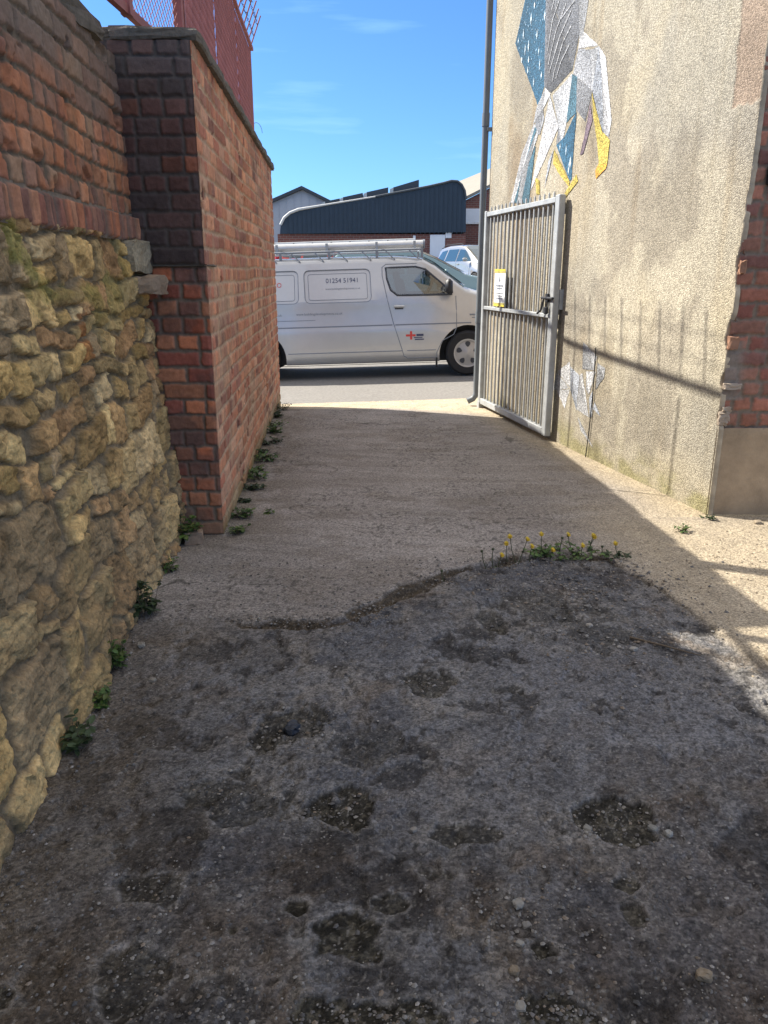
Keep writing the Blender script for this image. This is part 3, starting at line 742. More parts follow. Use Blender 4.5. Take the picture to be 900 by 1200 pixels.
for z in (SZ + .158, SZ - .158):
    sg = MB(); sg.box(gp(SX, .0355, z), (.302, .003, .034), 0, GM); sg.build('sign_band', MT['yellow'], sign)
sg = MB()
sg.add([gp(SX - .024, .0362, SZ + .06), gp(SX + .024, .0362, SZ + .06), gp(SX, .0362, SZ + .11)], [(0, 1, 2)])
for k_, (z, w) in enumerate(((.02, .20), (-.005, .15), (-.05, .20), (-.075, .16), (-.10, .18))): sg.box(gp(SX, .0362, SZ + z), (w, .002, .013 if k_ < 2 else .007), 0, GM)
for s in range(-4, 5): sg.box(gp(SX + s * .033, .0375, SZ - .150), (.010, .002, .012), 0, GM); sg.box(gp(SX + s * .033, .0375, SZ + .150), (.010, .002, .010), 0, GM)
sg.build('sign_lettering', MT['groove'], sign)
b = MB(); b.tube([gp(GL - .20, .045, 1.20), gp(GL + .03, .045, 1.20)], .012, 8); b.box(gp(GL - .10, .036, 1.20), (.05, .02, .07), 0, GM); b.tube([gp(GL - .15, .045, 1.20), gp(GL - .17, .06, 1.10), gp(GL - .22, .07, 1.07)], .009, 8); b.build('slide_bolt', MT['dark'], gt)
b = MB(); b.box(gp(GL - .085, .05, 1.10), (.05, .025, .06), 0, GM, .006); b.tube([gp(GL - .10, .05, 1.12), gp(GL - .10, .05, 1.17), gp(GL - .07, .05, 1.17), gp(GL - .07, .05, 1.12)], .005, 6); b.build('padlock', MT['dark'], gt)
b = MB(); b.box(gp(GL - .03, -.045, 1.19), (.075, .035, .16), 0, GM); b.build('keep_plate', MT['gatepaint'], gt)
for z in (.35, 1.75):
    b = MB(); b.tube([gp(-.012, 0, z - .07), gp(-.012, 0, z + .07)], .016, 10); b.build('hinge', MT['gatepaint'], gt)
b = MB(); b.box(gp(.03, 0, .02), (.07, .07, .09), 0, GM); b.build('foot', MT['gatepaint'], gt)

# ------------------------------------------------------------------ expanded-metal security fence on the walls
fe = empty('mesh_fence', lw(1.7, -.07, 2.5), 'rusty red expanded metal fence with spikes standing on the brick wall', 'fence')
FZ0, FZ1, FN = 2.54, 3.60, -.17
def FT(s): return 3.60 + .105 * max(0., 3.6 - s)
def fp(s, z, n=0): return lw(s, FN + n, FZ0 + (z - FZ0) * (FT(s) - FZ0) / (FZ1 - FZ0))     # the top rail climbs towards the old wall
fang = math.atan2(LD[1], LD[0]); FM = Matrix.Rotation(fang, 3, 'Z')
def expanded(name, s0, s1, z0, z1, pos, pitch_s, pitch_z, depth, wid, mat, parent):
    """diamond lattice of flat strands, set on edge as expanded metal is"""
    b = MB(); n = int((s1 - s0) / pitch_s); m = int((z1 - z0) / pitch_z)
    for sign_ in (1, -1):
        k0 = -int(m) - 1
        for k_ in range(k0, n + m + 2):
            sa = s0 + k_ * pitch_s if sign_ > 0 else s0 + k_ * pitch_s
            # strand: s = sa + sign * (z - z0) * pitch_s / pitch_z
            sl = sign_ * pitch_s / pitch_z
            za, zb = z0, z1
            lo, hi = sorted(((s0 - sa) / sl + z0, (s1 - sa) / sl + z0))
            za = max(za, lo); zb = min(zb, hi)
            if zb - za < .01: continue
            A = (sa + (za - z0) * sl, za); B = (sa + (zb - z0) * sl, zb)
            vs = []
            for (s, z) in (A, B):
                for (dz, dn) in ((-wid, -depth), (wid, -depth), (wid, depth), (-wid, depth)): vs.append(pos(s, z + dz, dn))
            b.add(vs, [(0, 1, 5, 4), (1, 2, 6, 5), (2, 3, 7, 6), (3, 0, 4, 7)])
    return b.build(name, mat, parent, fix=False)
bays = [(.85, 2.18), (2.22, 3.54), (3.58, 4.88)]
for (s0, s1) in bays:
    expanded('mesh_panel', s0, s1, FZ0 + .03, FZ1 - .03, fp, .048, .10, .0034, .0010, MT['redmesh'], fe)
for s in (.82, 2.20, 3.56, 4.90):
    pw = .04 if s in (.82, 4.90) else .014
    b = MB(); b.box(fp(s, (FZ0 + FZ1) / 2, -.02 if s > .9 else 0), (pw, pw, FZ1 - FZ0 + .03), 0, FM); b.build('post', MT['redsteel'], fe)
for nm, z in (('top_rail', FZ1), ('bottom_rail', FZ0)):
    b = MB(); b.tube([fp(s_, z, .012) for s_ in (.80, 1.5, 2.2, 2.9, 3.55, 3.65, 4.2, 4.92)], .021, 4); b.build(nm, MT['redsteel'], fe)
ks = [.85 + .225 * i for i in range(19)]
for i, s in enumerate(ks):
    b = MB(); j = rnd.uniform(-.012, .012); b.tube([fp(s, FZ1 + .02, 0), fp(s + j, FZ1 + .30, .115)], .007, 6); b.build('spike', MT['redsteel'], fe)
for (t, sag) in ((.35, .012), (.72, .02)):
    b = MB(); pts = []
    for i in range(120):
        s = .85 + 4.05 * i / 119; q = math.sin((s - .85) / .225 * math.pi) ** 2
        pts.append(fp(s, FZ1 + .02 + .28 * t - sag * q + .008 * math.sin(i * 2.1), .115 * t + .008 * math.cos(i * 2.1)))
    b.tube(pts, .003, 4)
    for i in range(3, 118, 4):
        p = Vector(pts[i]); 
        for k_ in range(2):
            d = Vector((rnd.uniform(-1, 1), rnd.uniform(-.4, .4), rnd.uniform(-1, 1))).normalized() * .018; b.tube([p - d, p + d], .0018, 3)
    b.build('barbed_wire', MT['rust'], fe)
b = MB(); pts = [fp(4.93, 2.72 + .10 * math.sin(a * .35) + .1, .02 + .06 * math.cos(a * .35) ) for a in range(14)]
b.tube(pts, .003, 4); b.build('loose_wire', MT['rust'], fe)
# lower run over the old wall
def fq(s, z, n=0):                               # s measured towards the camera from the pier
    return (-1.125 - .04 * s + n, 4.86 - s, z)
f2 = empty('mesh_fence', fq(1.5, 2.5), 'red framed diamond mesh fence standing above the old rubble wall', 'fence')
for (s0, s1) in ((.05, .85), (.91, 2.3), (2.36, 3.7)):
    expanded('mesh_panel', s0, s1, 2.56, 3.56, fq, .06, .05, .0014, .0016, MT['redmesh'], f2)
for s in (.03, .88, 2.33, 3.73):
    b = MB(); b.box(fq(s, 3.06), (.045, .05, 1.10), 0, None); b.build('post', MT['redsteel'], f2)
for nm, z in (('top_rail', 3.60), ('bottom_rail', 2.53)):
    A, B = Vector(fq(0.0, z)), Vector(fq(3.75, z)); b = MB(); b.box((A + B) / 2, (.03, (B - A).length, .038), 0, Matrix.Rotation(math.atan2((B - A).y, (B - A).x) - math.pi / 2, 3, 'Z')); b.build(nm, MT['redsteel'], f2)
# ------------------------------------------------------------------ the ground
S_ = 'structure'
# wide terrain sheet: level here, rising gently beyond the road
xs = np.concatenate([np.linspace(-400, -40, 10), np.linspace(-30, 30, 41), np.linspace(40, 400, 10)])
ys = np.concatenate([np.linspace(-60, 8, 12), np.linspace(9, 70, 62), np.linspace(80, 700, 12)])
X, Yg = np.meshgrid(xs, ys)
def terr(y): return -.32 + .05 * np.clip(y - 12.9, 0, 49)
P = np.stack([X, Yg, terr(Yg)], -1)
o = grid('ground', P, None, MT['soil']); o['kind'] = S_
def sheet(name, x0, x1, y0, y1, dz, mat, ny=2):
    yy = np.linspace(y0, y1, ny); X, Y = np.meshgrid(np.concatenate([[x0, -15], np.linspace(-5, 8, 14), [15, x1]]), yy)
    z = np.where(Y > 12.9, .05 * np.clip(Y - 12.9, 0, 49), 0) + dz + .030 * np.clip(X - 1.2, -6, 6) * np.clip((20 - Y) / 7, 0, 1)
    o = grid(name, np.stack([X, Y, z], -1), None, mat); o['kind'] = S_; return o
sheet('road', -40, 40, 9.02, 12.95, -.012, MT['asphalt'], 3)
sheet('car_park', -40, 40, 12.95, 61.9, -.004, MT['asphalt'], 40)

# the lane: one fine sheet, concrete at the back, broken tarmac in front
yl = [.80]
while yl[-1] < 9.05: yl.append(yl[-1] + max(.0034, .0033 * yl[-1]))
xl = np.concatenate([np.linspace(-1.75, -1.22, 12), np.linspace(-1.21, 2.25, 740), np.linspace(2.27, 7.5, 30)])
X, Y = np.meshgrid(xl, np.array(yl))
yc = np.interp(X, [-1.6, -.95, -.65, -.35, -.22, -.08, .06, .2, .45, .66, .95, 1.15, 1.28, 1.42, 1.6, 1.9, 2.3, 7], [2.95, 3.0, 2.985, 2.95, 2.97, 3.08, 3.25, 3.38, 3.60, 3.72, 3.78, 3.72, 3.35, 2.6, 2.1, 1.6, 1.2, .9])
wob = .07 * (fbm(X * 6, Y * 6, 4, 301) - .5) + .10 * (fbm(X * 1.7, Y * 1.7, 3, 302) - .5)
dc = Y - yc + wob                                     # > 0: concrete
soft = np.interp(X, [-1.2, -.7, -.5, 1.1, 1.5], [.35, .20, .012, .012, .25])
con = sst(-soft, soft, dc)
# concrete
n1 = fbm(X * 1.3, Y * 1.3, 5, 303); sw_ = Y + .22 * np.sin(X * 1.3 + .6) + .10 * fbm(X * 1.2, Y * 1.2, 3, 364); n2 = fbm(X * 1.1, sw_ * 19, 5, 304, .6); n3 = fbm(X * 30, Y * 30, 4, 305)
cc = C3(.262, .236, .212) * (.42 + .50 * n1 + .50 * n2 + .26 * n3)[..., None]
trk = sst(.55, .68, fbm(X * 1.2, Y * 9, 4, 306)); cc = mix(cc, C3(.22, .195, .17) * np.ones(X.shape + (1,)), trk * .5)
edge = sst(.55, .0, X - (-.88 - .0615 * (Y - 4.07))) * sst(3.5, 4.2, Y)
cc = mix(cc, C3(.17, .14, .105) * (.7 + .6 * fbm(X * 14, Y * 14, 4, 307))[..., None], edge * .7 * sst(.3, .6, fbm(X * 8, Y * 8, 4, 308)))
dkc = sst(.56, .68, fbm(X * 3, Y * 5, 5, 355, .6)); cc = mix(cc, C3(.20, .17, .14) * (.7 + .6 * n3)[..., None], dkc * .5)
pit = sst(.72, .78, vn(X * 60, Y * 60, 356)) * sst(.45, .6, fbm(X * 3, Y * 3, 3, 357)); cc = cc * (1 - .45 * pit)[..., None]
hair = np.abs(fbm(X * 1.3 + 5, Y * 1.3, 4, 358) - .5); hc = sst(.006, .0015, hair) * (fbm(X * .8, Y * .8, 2, 359) > .52); cc = cc * (1 - .55 * hc)[..., None]
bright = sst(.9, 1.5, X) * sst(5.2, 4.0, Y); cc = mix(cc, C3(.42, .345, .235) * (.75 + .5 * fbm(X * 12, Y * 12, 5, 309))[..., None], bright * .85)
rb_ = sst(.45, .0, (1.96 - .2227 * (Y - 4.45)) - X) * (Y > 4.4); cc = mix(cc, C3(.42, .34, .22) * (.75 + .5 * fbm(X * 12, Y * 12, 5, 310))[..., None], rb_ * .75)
# tarmac
t1 = fbm(X * 2.2, Y * 2.2, 5, 311); t2 = fbm(X * 7, Y * 7, 5, 312); t3 = fbm(X * 38, Y * 38, 4, 313); t4 = fbm(X * 4.1 + 9, Y * 4.1, 5, 317)
tc_ = C3(.142, .138, .136) * (.34 + .70 * t1 + .42 * t2 + .48 * t3)[..., None]
tc_ = mix(tc_, C3(.18, .165, .145) * (.6 + .8 * t3)[..., None], sst(.50, .66, t4) * .6)
tc_ = mix(tc_, C3(.085, .062, .046) * (.6 + .8 * t3)[..., None], sst(.52, .64, fbm(X * 3.3, Y * 3.3, 5, 314)) * sst(1.9, 1.2, Y) * .8)
tc_ = mix(tc_, C3(.098, .096, .098) * (.7 + .6 * t3)[..., None], sst(.48, .62, fbm(X * 2.1 + 4, Y * 2.9, 4, 315)) * .7)
tc_ = mix(tc_, C3(.20, .175, .145) * (.7 + .6 * t3)[..., None], sst(.6, .0, yc - Y) * .40)
dk1 = sst(.57, .68, fbm(X * 13, Y * 13, 5, 350, .65)); tc_ = mix(tc_, C3(.038, .034, .031) * (.6 + .8 * t3)[..., None], dk1 * .75)
br1 = sst(.56, .68, fbm(X * 5, Y * 5, 5, 351, .62)); tc_ = mix(tc_, C3(.125, .098, .072) * (.5 + 1.0 * t3)[..., None], br1 * .6)
bl1 = sst(.52, .66, fbm(X * 1.6 + 3, Y * 2.0, 5, 352, .6)); tc_ = mix(tc_, C3(.088, .092, .104) * (.75 + .5 * t3)[..., None], bl1 * .75)
gr1 = sst(.58, .72, fbm(X * 8, Y * 8, 5, 353, .62)); tc_ = mix(tc_, C3(.21, .19, .165) * (.6 + .8 * t3)[..., None], gr1 * .55)
for (zx_, zy_, ra_, rb_2, am_) in ((.75, 2.35, .55, .55, .75), (.25, 1.9, .30, .35, .45), (.85, 1.45, .35, .35, .5), (.1, 2.75, .35, .25, .5), (-.75, 2.3, .35, .5, .35)):
    zz_ = sst(1.15, .55, np.sqrt(((X - zx_) / ra_) ** 2 + ((Y - zy_) / rb_2) ** 2) + .9 * (fbm(X * 4, Y * 4, 4, 360) - .5)); tc_ = mix(tc_, C3(.142, .140, .144) * (.72 + .56 * t3)[..., None], zz_ * am_)
blk = sst(.580, .640, fbm(X * 4.6 + 1.7, Y * 5.2, 5, 361, .62) + .060 * sst(1.75, 1.05, Y) - .04 * sst(1.8, 2.6, Y)); tc_ = mix(tc_, C3(.026, .024, .023) * (.5 + 1.0 * t3)[..., None], blk * .7)
drt = sst(.46, .60, fbm(X * 2.6 + 8, Y * 2.6, 5, 362, .62) + .10 * sst(1.7, 1.0, Y) - .10 * sst(1.6, 2.1, Y)); tc_ = mix(tc_, C3(.052, .041, .033) * (.4 + 1.2 * t3)[..., None], drt * .42)
grn = sst(.62, .72, fbm(X * 26, Y * 26, 4, 363, .6)); tc_ = tc_ * (1 - .35 * grn)[..., None]
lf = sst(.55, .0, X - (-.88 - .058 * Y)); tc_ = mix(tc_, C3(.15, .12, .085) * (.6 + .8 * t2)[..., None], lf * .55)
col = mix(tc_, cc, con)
# heights
Hc = .006 * (n1 - .5) + .0035 * (n2 - .5) * sst(3.2, 3.6, Y) + .004 * (fbm(X * 30, Y * 30, 2, 305) - .5)
Ht = -.010 + .026 * (fbm(X * 2.2, Y * 2.2, 3, 311) - .5) + .014 * (fbm(X * 7, Y * 7, 3, 312) - .5) + .009 * (fbm(X * 30, Y * 30, 2, 313) - .5) - .010 * sst(.62, .72, fbm(X * 16, Y * 16, 3, 318))
Ht = Ht - .006 * blk * (1 - con)
H = Ht * (1 - con) + Hc * con
# the crack along the joint
cw = .010 + .038 * sst(.4, .7, fbm(X * 3.1, Y * .7, 4, 320)) * sst(-.8, -.5, X) * sst(1.45, 1.1, X) + .02 * np.exp(-((X - .15) / .18) ** 2)
dcr = dc + .07 * (fbm(X * 14, Y * 14, 3, 322) - .5)
crk = sst(1.15, .75, np.abs(dcr + .012) / cw) * sst(-.80, -.62, X) * sst(1.5, 1.15, X) * sst(.25, .45, fbm(X * 9, Y * 9, 3, 321))
H = H - .012 * crk
col = mix(col, C3(.060, .046, .030) * (.3 + 1.4 * t3)[..., None], np.clip(crk * .95, 0, 1))
# potholes: x, y, rx, ry, depth, darkness
for (px, py, rx, ry, dep, dk, sd_) in ((-.276, 2.165, .125, .105, .030, .75, 1), (-.17, 1.78, .115, .095, .028, .95, 2), (-.42, 1.86, .15, .10, .015, .55, 3), (.60, 1.735, .13, .075, .024, .95, 4),
    (.153, 2.46, .10, .085, .020, .8, 5), (.47, 2.99, .07, .10, .014, .7, 6), (-.209, 1.445, .032, .032, .022, 1, 7), (.575, 1.43, .04, .06, .022, .8, 8), (.344, 1.315, .035, .028, .024, 1, 9),
    (-.08, 1.365, .11, .050, .010, 1, 10), (-.56, 1.50, .10, .06, .010, .55, 11), (-.53, 1.27, .11, .07, .012, .65, 12), (-.02, 1.14, .16, .05, .014, 1, 13), (.36, 1.15, .10, .05, .014, 1, 14), (.226, 1.69, .07, .035, .014, .75, 15),
    (-.02, 2.06, .16, .10, .010, .5, 16), (.585, 1.51, .028, .022, .016, .9, 17), (.45, 2.42, .09, .03, .010, .6, 18), (.83, 2.95, .17, .22, .008, .45, 19), (-.85, 1.2, .08, .1, .01, .9, 20), (.70, 3.15, .2, .16, .008, .4, 21), (.10, 1.55, .05, .03, .01, .6, 22), (.02, 1.45, .035, .02, .01, .7, 23), (-.34, 1.37, .02, .02, .012, .9, 24)):
    near = (np.abs(X - px) < rx * 2.2) & (np.abs(Y - py) < ry * 2.2)
    rad = np.sqrt(((X - px) / rx) ** 2 + ((Y - py) / ry) ** 2) + 2.5 * (fbm((X - px) * 9, (Y - py) * 9, 4, 330 + sd_, .6) - .5)
    m = sst(1.0, .80, rad) * near
    H = H - dep * .55 * m + m * .008 * (fbm(X * 40, Y * 40, 2, 331) - .5)
    rim = sst(.85, 1.05, rad) * sst(1.45, 1.05, rad) * near
    col = mix(col, C3(.24, .225, .205) * (.6 + .8 * t3)[..., None], rim * .5 * sst(.35, .6, fbm(X * 9, Y * 9, 3, 332)))
    gv = fbm(X * 55, Y * 55, 4, 333, .7)
    soil = mix(C3(.019, .017, .012) * np.ones(X.shape + (1,)), C3(.10, .09, .068) * np.ones(X.shape + (1,)), sst(.45, .66, gv) * .6)
    soil = soil * (.6 + 1.1 * fbm(X * 18, Y * 18, 4, 334))[..., None]
    col = mix(col, soil, m * dk)
# pale speckle of grit bound in the tarmac
spk = sst(.80, .88, vn(X * 150, Y * 150, 340)) * (1 - con); col = mix(col, C3(.24, .225, .20) * np.ones(X.shape + (1,)), spk * .5)
spd = sst(.76, .82, vn(X * 95, Y * 95, 341)) * (1 - con * .6); col = mix(col, col * .4, spd * .7)
# pale apron where the lane meets the road
ap = sst(8.05, 8.35, Y + .5 * (fbm(X * 1.5, Y * 1.5, 3, 342) - .5) + .12 * X); col = mix(col, C3(.46, .385, .27) * (.75 + .5 * fbm(X * 9, Y * 9, 4, 343))[..., None], ap * .85)
H = H - .010 * sst(8.6, 9.05, Y) + np.where(Y > 8.0, sst(8.0, 9.05, Y) * .030 * np.clip(X - 1.2, -6, 6), 0)
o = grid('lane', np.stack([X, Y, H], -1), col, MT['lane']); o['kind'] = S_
LX, LY, LH = xl, np.array(yl), H
def gz(x, y):
    i = int(np.clip(np.searchsorted(LX, x), 1, len(LX) - 1)); j = int(np.clip(np.searchsorted(LY, y), 1, len(LY) - 1))
    return float(LH[j, i])

# ------------------------------------------------------------------ loose gravel (uncountable) and a few stones one can point at
g = random.Random(11); b = MB()
def pebble(bb, x, y, z, r, rr, col, flat=.7):
    a = rr.uniform(0, 6.28); sx = rr.uniform(.7, 1.4); vs = []
    for (ux, uy, uz) in ((1, 0, 0), (.3, .95, 0), (-.8, .6, 0), (-.8, -.6, 0), (.3, -.95, 0), (0, 0, 1), (.1, 0, -1)):
        q = rr.uniform(.75, 1.2) * r; X_, Y_ = ux * sx * q, uy * q
        vs.append((x + X_ * math.cos(a) - Y_ * math.sin(a), y + X_ * math.sin(a) + Y_ * math.cos(a), z + uz * q * flat))
    bb.add(vs, [(0, 1, 5), (1, 2, 5), (2, 3, 5), (3, 4, 5), (4, 0, 5), (1, 0, 6), (2, 1, 6), (3, 2, 6), (4, 3, 6), (0, 4, 6)], 0, col)
zones = [(-.40, 2.97, .30, .035, 240, .005), (-.05, 3.10, .14, .10, 200, .006), (.30, 3.45, .22, .12, 260, .006), (.62, 3.66, .30, .05, 220, .006), (.95, 3.38, .42, .30, 800, .0075), (.85, 2.85, .34, .34, 520, .007), (1.15, 2.75, .25, .35, 160, .006), (-.276, 2.16, .12, .10, 160, .006), (-.17, 1.77, .11, .09, 170, .005), (.60, 1.73, .13, .07, 160, .005), (.15, 2.46, .11, .08, 110, .005), (-.42, 1.86, .14, .09, 120, .005), (-.53, 1.27, .20, .14, 260, .004), (-.02, 1.14, .25, .06, 420, .005), (.36, 1.16, .12, .06, 220, .005),
         (.33, 1.42, .16, .12, 320, .005), (-.55, 1.5, .15, .12, 200, .004), (-.9, 1.3, .18, .35, 320, .004), (-1.0, 2.5, .12, .7, 420, .006), (1.95, 3.4, .5, .8, 1000, .0055), (-.30, 1.15, .2, .1, 200, .004), (.7, 1.2, .12, .1, 120, .004)]
for (zx, zy, ax, ay, n, r0) in zones:
    for i in range(n):
        x = g.gauss(zx, ax * .6); y = g.gauss(zy, ay * .6)
        if y < .95 or x < -.86 - .058 * y: continue
        r = r0 * g.choice((.35, .45, .5, .6, .7, .9, 1.3)); t = g.random(); f = g.uniform(.6, 1.25)
        c = (.30 * f, .24 * f, .16 * f) if zx > 1.8 else (.25 * f, .232 * f, .205 * f) if t < .28 else (.12 * f, .11 * f, .10 * f) if t < .8 else (.20 * f, .16 * f, .12 * f)
        pebble(b, x, y, gz(x, y) + r * .25, r, g, c)
for i in range(7000):
    y = 1.0 + 2.7 * g.random() ** 1.5; x = g.uniform(-.95, 1.4)
    if g.random() > .25 + 1.5 * max(0, float(vn(np.array([x * 3.]), np.array([y * 3.]), 400)[0]) - .35): continue
    if x < -.86 - .058 * y: continue
    r = g.choice((.0016, .002, .0024, .003, .0045, .006)); f = g.uniform(.5, 1.3); t = g.random()
    c = (.26 * f, .24 * f, .215 * f) if t < .3 else (.10 * f, .095 * f, .09 * f)
    pebble(b, x, y, gz(x, y) + r * .3, r, g, c)
o = b.build('gravel', MT['pebble'], attr=True, fix=False); tag(o, 'loose grit and gravel scattered over the broken tarmac', 'gravel', kind='stuff')

def stone(name, x, y, d, c, label, seed, cat='stone', mat='pebble', group=None, sub=True):
    d = (d[0] * .8, d[1] * .8, d[2] * .75); c = tuple(q * .72 for q in c)
    bb = MB(); vs, fs = rough_block((x, y, gz(x, y) + d[2] * .32), d, seed, min(d) * .16, 4, rot=seed * 1.3)
    # round it
    ce = Vector((x, y, gz(x, y) + d[2] * .32)); out = []
    for v in vs:
        q = Vector(v) - ce; e_ = Vector((q.x / d[0], q.y / d[1], q.z / d[2])) * 2; l = e_.length
        out.append(ce + q * (1 if l <= 1 else (1 / l) ** .55))
    bb.add(out, fs, 0, c); return tag(bb.build(name, MT[mat], smooth=False, attr=True), label, cat, group)
pale = (.33, .30, .26); tan = (.36, .29, .20)
stone('cobble', -.300, 2.185, (.058, .085, .05), (.03, .03, .04), 'smooth blue-black cobble lying in the nearest large pothole left of centre', 2, mat='cobble')
G2 = 'pale stones lying on the tarmac'
stone('loose_stone', .079, 1.704, (.026, .018, .014), pale, 'flat whitish chip alone on dark tarmac near the middle of the foreground', 3, group=G2)
stone('loose_stone', .313, 1.445, (.032, .036, .022), (.31,.29,.25), 'pale lump beside a gravelly dark patch, foreground right of centre', 4, group=G2)
stone('loose_stone', .326, 1.395, (.03, .022, .016), (.24, .225, .20), 'dull grey chip just in front of the pale lump', 5, group=G2)
stone('loose_stone', .275, 1.185, (.034, .028, .018), (.32,.30,.26), 'whitish pebble nearest the bottom edge, right of centre', 6, group=G2)
stone('loose_stone', .672, 1.25, (.044, .032, .03), (.30,.24,.165), 'largest tan pebble, alone at the lower right of the tarmac', 7, group=G2)
stone('loose_stone', .545, 1.71, (.028, .034, .022), (.28,.27,.24), 'grey pebble on the left rim of the mossy pothole at right', 8, group=G2)
stone('loose_stone', .714, 1.70, (.034, .026, .02), (.26, .25, .22), 'dull pebble on the right rim of the mossy pothole', 9, group=G2)
stone('loose_stone', .752, 1.685, (.026, .026, .024), (.36,.35,.32), 'bright round pebble just right of the mossy pothole', 10, group=G2)
stone('loose_stone', -.955, 2.73, (.05, .036, .03), (.30,.27,.22), 'cream pebble at the foot of the rubble wall beside a dark weed', 11, group=G2)
stone('loose_stone', -.84, 2.48, (.034, .03, .02), (.29,.26,.21), 'small cream pebble on the tarmac a step from the rubble wall', 12, group=G2)
stone('loose_stone', .275, 1.262, (.03, .028, .02), (.25, .20, .14), 'brown pebble between two dark hollows at the bottom of the tarmac', 13, group=G2)
stone('loose_stone', .30, 1.335, (.024, .02, .016), (.33, .31, .27), 'small grey chip beside the deepest dark hollow', 14, group=G2)
stone('loose_stone', .98, 2.72, (.045, .03, .022), (.40, .37, .32), 'pale angular stone in the dark gravel near the sunlit patch', 15, group=G2)
stone('loose_stone', .86, 2.93, (.036, .03, .022), (.42, .39, .34), 'pale stone in the dark gravel halfway to the yellow flowers', 16, group=G2)
stone('loose_stone', 1.47, 2.62, (.06, .045, .03), (.36, .29, .20), 'tan stone lying in the sunlit strip at right', 17, group=G2)
stone('loose_stone', 2.19, 4.28, (.07, .05, .03), (.38, .31, .22), 'tan stone on sunlit gravel below the brick corner', 18, group=G2)
bb = MB(); bb.tube([(1.0, 2.83, gz(1.0, 2.83) + .006), (1.12, 2.72, gz(1.12, 2.72) + .01), (1.22, 2.66, gz(1.22, 2.66) + .006)], [.005, .004, .002], 5); tag(bb.build('twig', MT['timber']), 'thin dry twig on the dark gravel left of the sunlit strip', 'twig')
# small brick end standing by the weed at the foot of the pier
bb = MB(); vs, fs = rough_block((-1.03, 3.93, .035), (.10, .06, .07), 60, .004, 3, rot=.2); bb.add(vs, fs, 0, (.28, .20, .14)); tag(bb.build('brick_end', MT['brick'], attr=True), 'broken brick end lying at the foot of the pier below a weed', 'brick')
# ------------------------------------------------------------------ weeds
def leaf(b, base, d, L, w, col, droop=.3, tilt=0):
    d = Vector(d).normalized(); side = d.cross(Vector((0, 0, 1)))
    if side.length < 1e-3: side = Vector((1, 0, 0))
    side.normalize(); side = (Matrix.Rotation(tilt, 3, d) @ side)
    p = Vector(base); vs = []; n = 4
    for i in range(n + 1):
        t = i / n; ww = w * (math.sin(math.pi * min(1, .08 + t * .92)) ** .7) if i < n else 0
        vs += [p + side * ww + Vector((0, 0, .15 * w)), p, p - side * ww + Vector((0, 0, .15 * w))]
        d = (d + Vector((0, 0, -droop / n))).normalized(); p = p + d * L / n
    fs = []
    for i in range(n):
        a = i * 3; fs += [(a, a + 1, a + 4, a + 3), (a + 1, a + 2, a + 5, a + 4)]
    b.add(vs, fs, 0, col)
def gcol(r, dark=False):
    f = r.uniform(.65, 1.35)
    if dark: return (.035 * f, .055 * f, .020 * f)
    return r.choice(((.055 * f, .105 * f, .022 * f), (.075 * f, .13 * f, .03 * f), (.045 * f, .085 * f, .02 * f), (.10 * f, .13 * f, .035 * f)))
def weed(x, y, w, h, n, seed, label, dark=False, group='weeds along the wall foot', lean=(0, 0), name='weed', lsz=.03):
    r = random.Random(seed); z0 = gz(x, y) if LX[0] < x < LX[-1] and y < 9 else 0
    o = empty(name, (x, y, z0), label, 'weed', group); st = MB(); lf = MB()
    for i in range(n):
        a = r.uniform(0, 6.28); t = math.sqrt(r.random()); bx = x + w * .35 * t * math.cos(a); by = y + w * .35 * t * math.sin(a)
        hx = r.uniform(.25, 1) * h; tip = Vector((bx + lean[0] * hx + r.uniform(-.5, .5) * w * .7, by + lean[1] * hx + r.uniform(-.5, .5) * w * .7, z0 + hx))
        st.tube([(bx, by, z0 - .005), (Vector((bx, by, z0)) + tip) / 2 + Vector((0, 0, hx * .12)), tip], [.0016, .0013, .0008], 4)
        for j in range(r.randint(4, 7)):
            q = r.uniform(.25, 1); p = Vector((bx, by, z0)).lerp(tip, q); a2 = r.uniform(0, 6.28)
            leaf(lf, p, (math.cos(a2), math.sin(a2), r.uniform(-.1, .7)), lsz * r.uniform(.6, 1.3), lsz * r.uniform(.22, .36), gcol(r, dark), r.uniform(.2, .9), r.uniform(-.5, .5))
    lf.build('foliage', MT['leaf'], o, attr=True, fix=False); st.build('stems', MT['timber'], o)
    return o
weed(-1.075, 3.96, .17, .17, 26, 1, 'bushy bright green weed in the corner where rubble wall meets brick pier', lsz=.042)
weed(-1.075, 3.50, .11, .085, 14, 2, 'small green weed at the rubble wall foot, nearest the brick pier corner weed', lsz=.028)
weed(-1.03, 3.02, .13, .17, 24, 3, 'tall dark leafy weed climbing the rubble wall foot level with the crack', dark=True, lsz=.038)
weed(-1.00, 2.58, .11, .12, 18, 4, 'light green weed on the rubble wall foot between dark weed and rounded tuft', lsz=.034)
weed(-.975, 2.33, .10, .06, 18, 5, 'low rounded mid-green tuft at the rubble wall foot', lsz=.026)
weed(-.955, 2.08, .11, .075, 16, 6, 'dark weed nearest the camera at the rubble wall foot', dark=True, lsz=.03)
weed(-.83, 4.10, .13, .055, 16, 7, 'flat green weed hugging the front corner of the brick wall', lsz=.03)
weed(-.845, 4.38, .14, .07, 18, 8, 'spreading green weed just beyond the brick wall corner', lsz=.03)
weed(-.70, 4.47, .08, .03, 7, 9, 'tiny weed alone on the concrete a step from the brick wall', lsz=.022)
k_ = 10
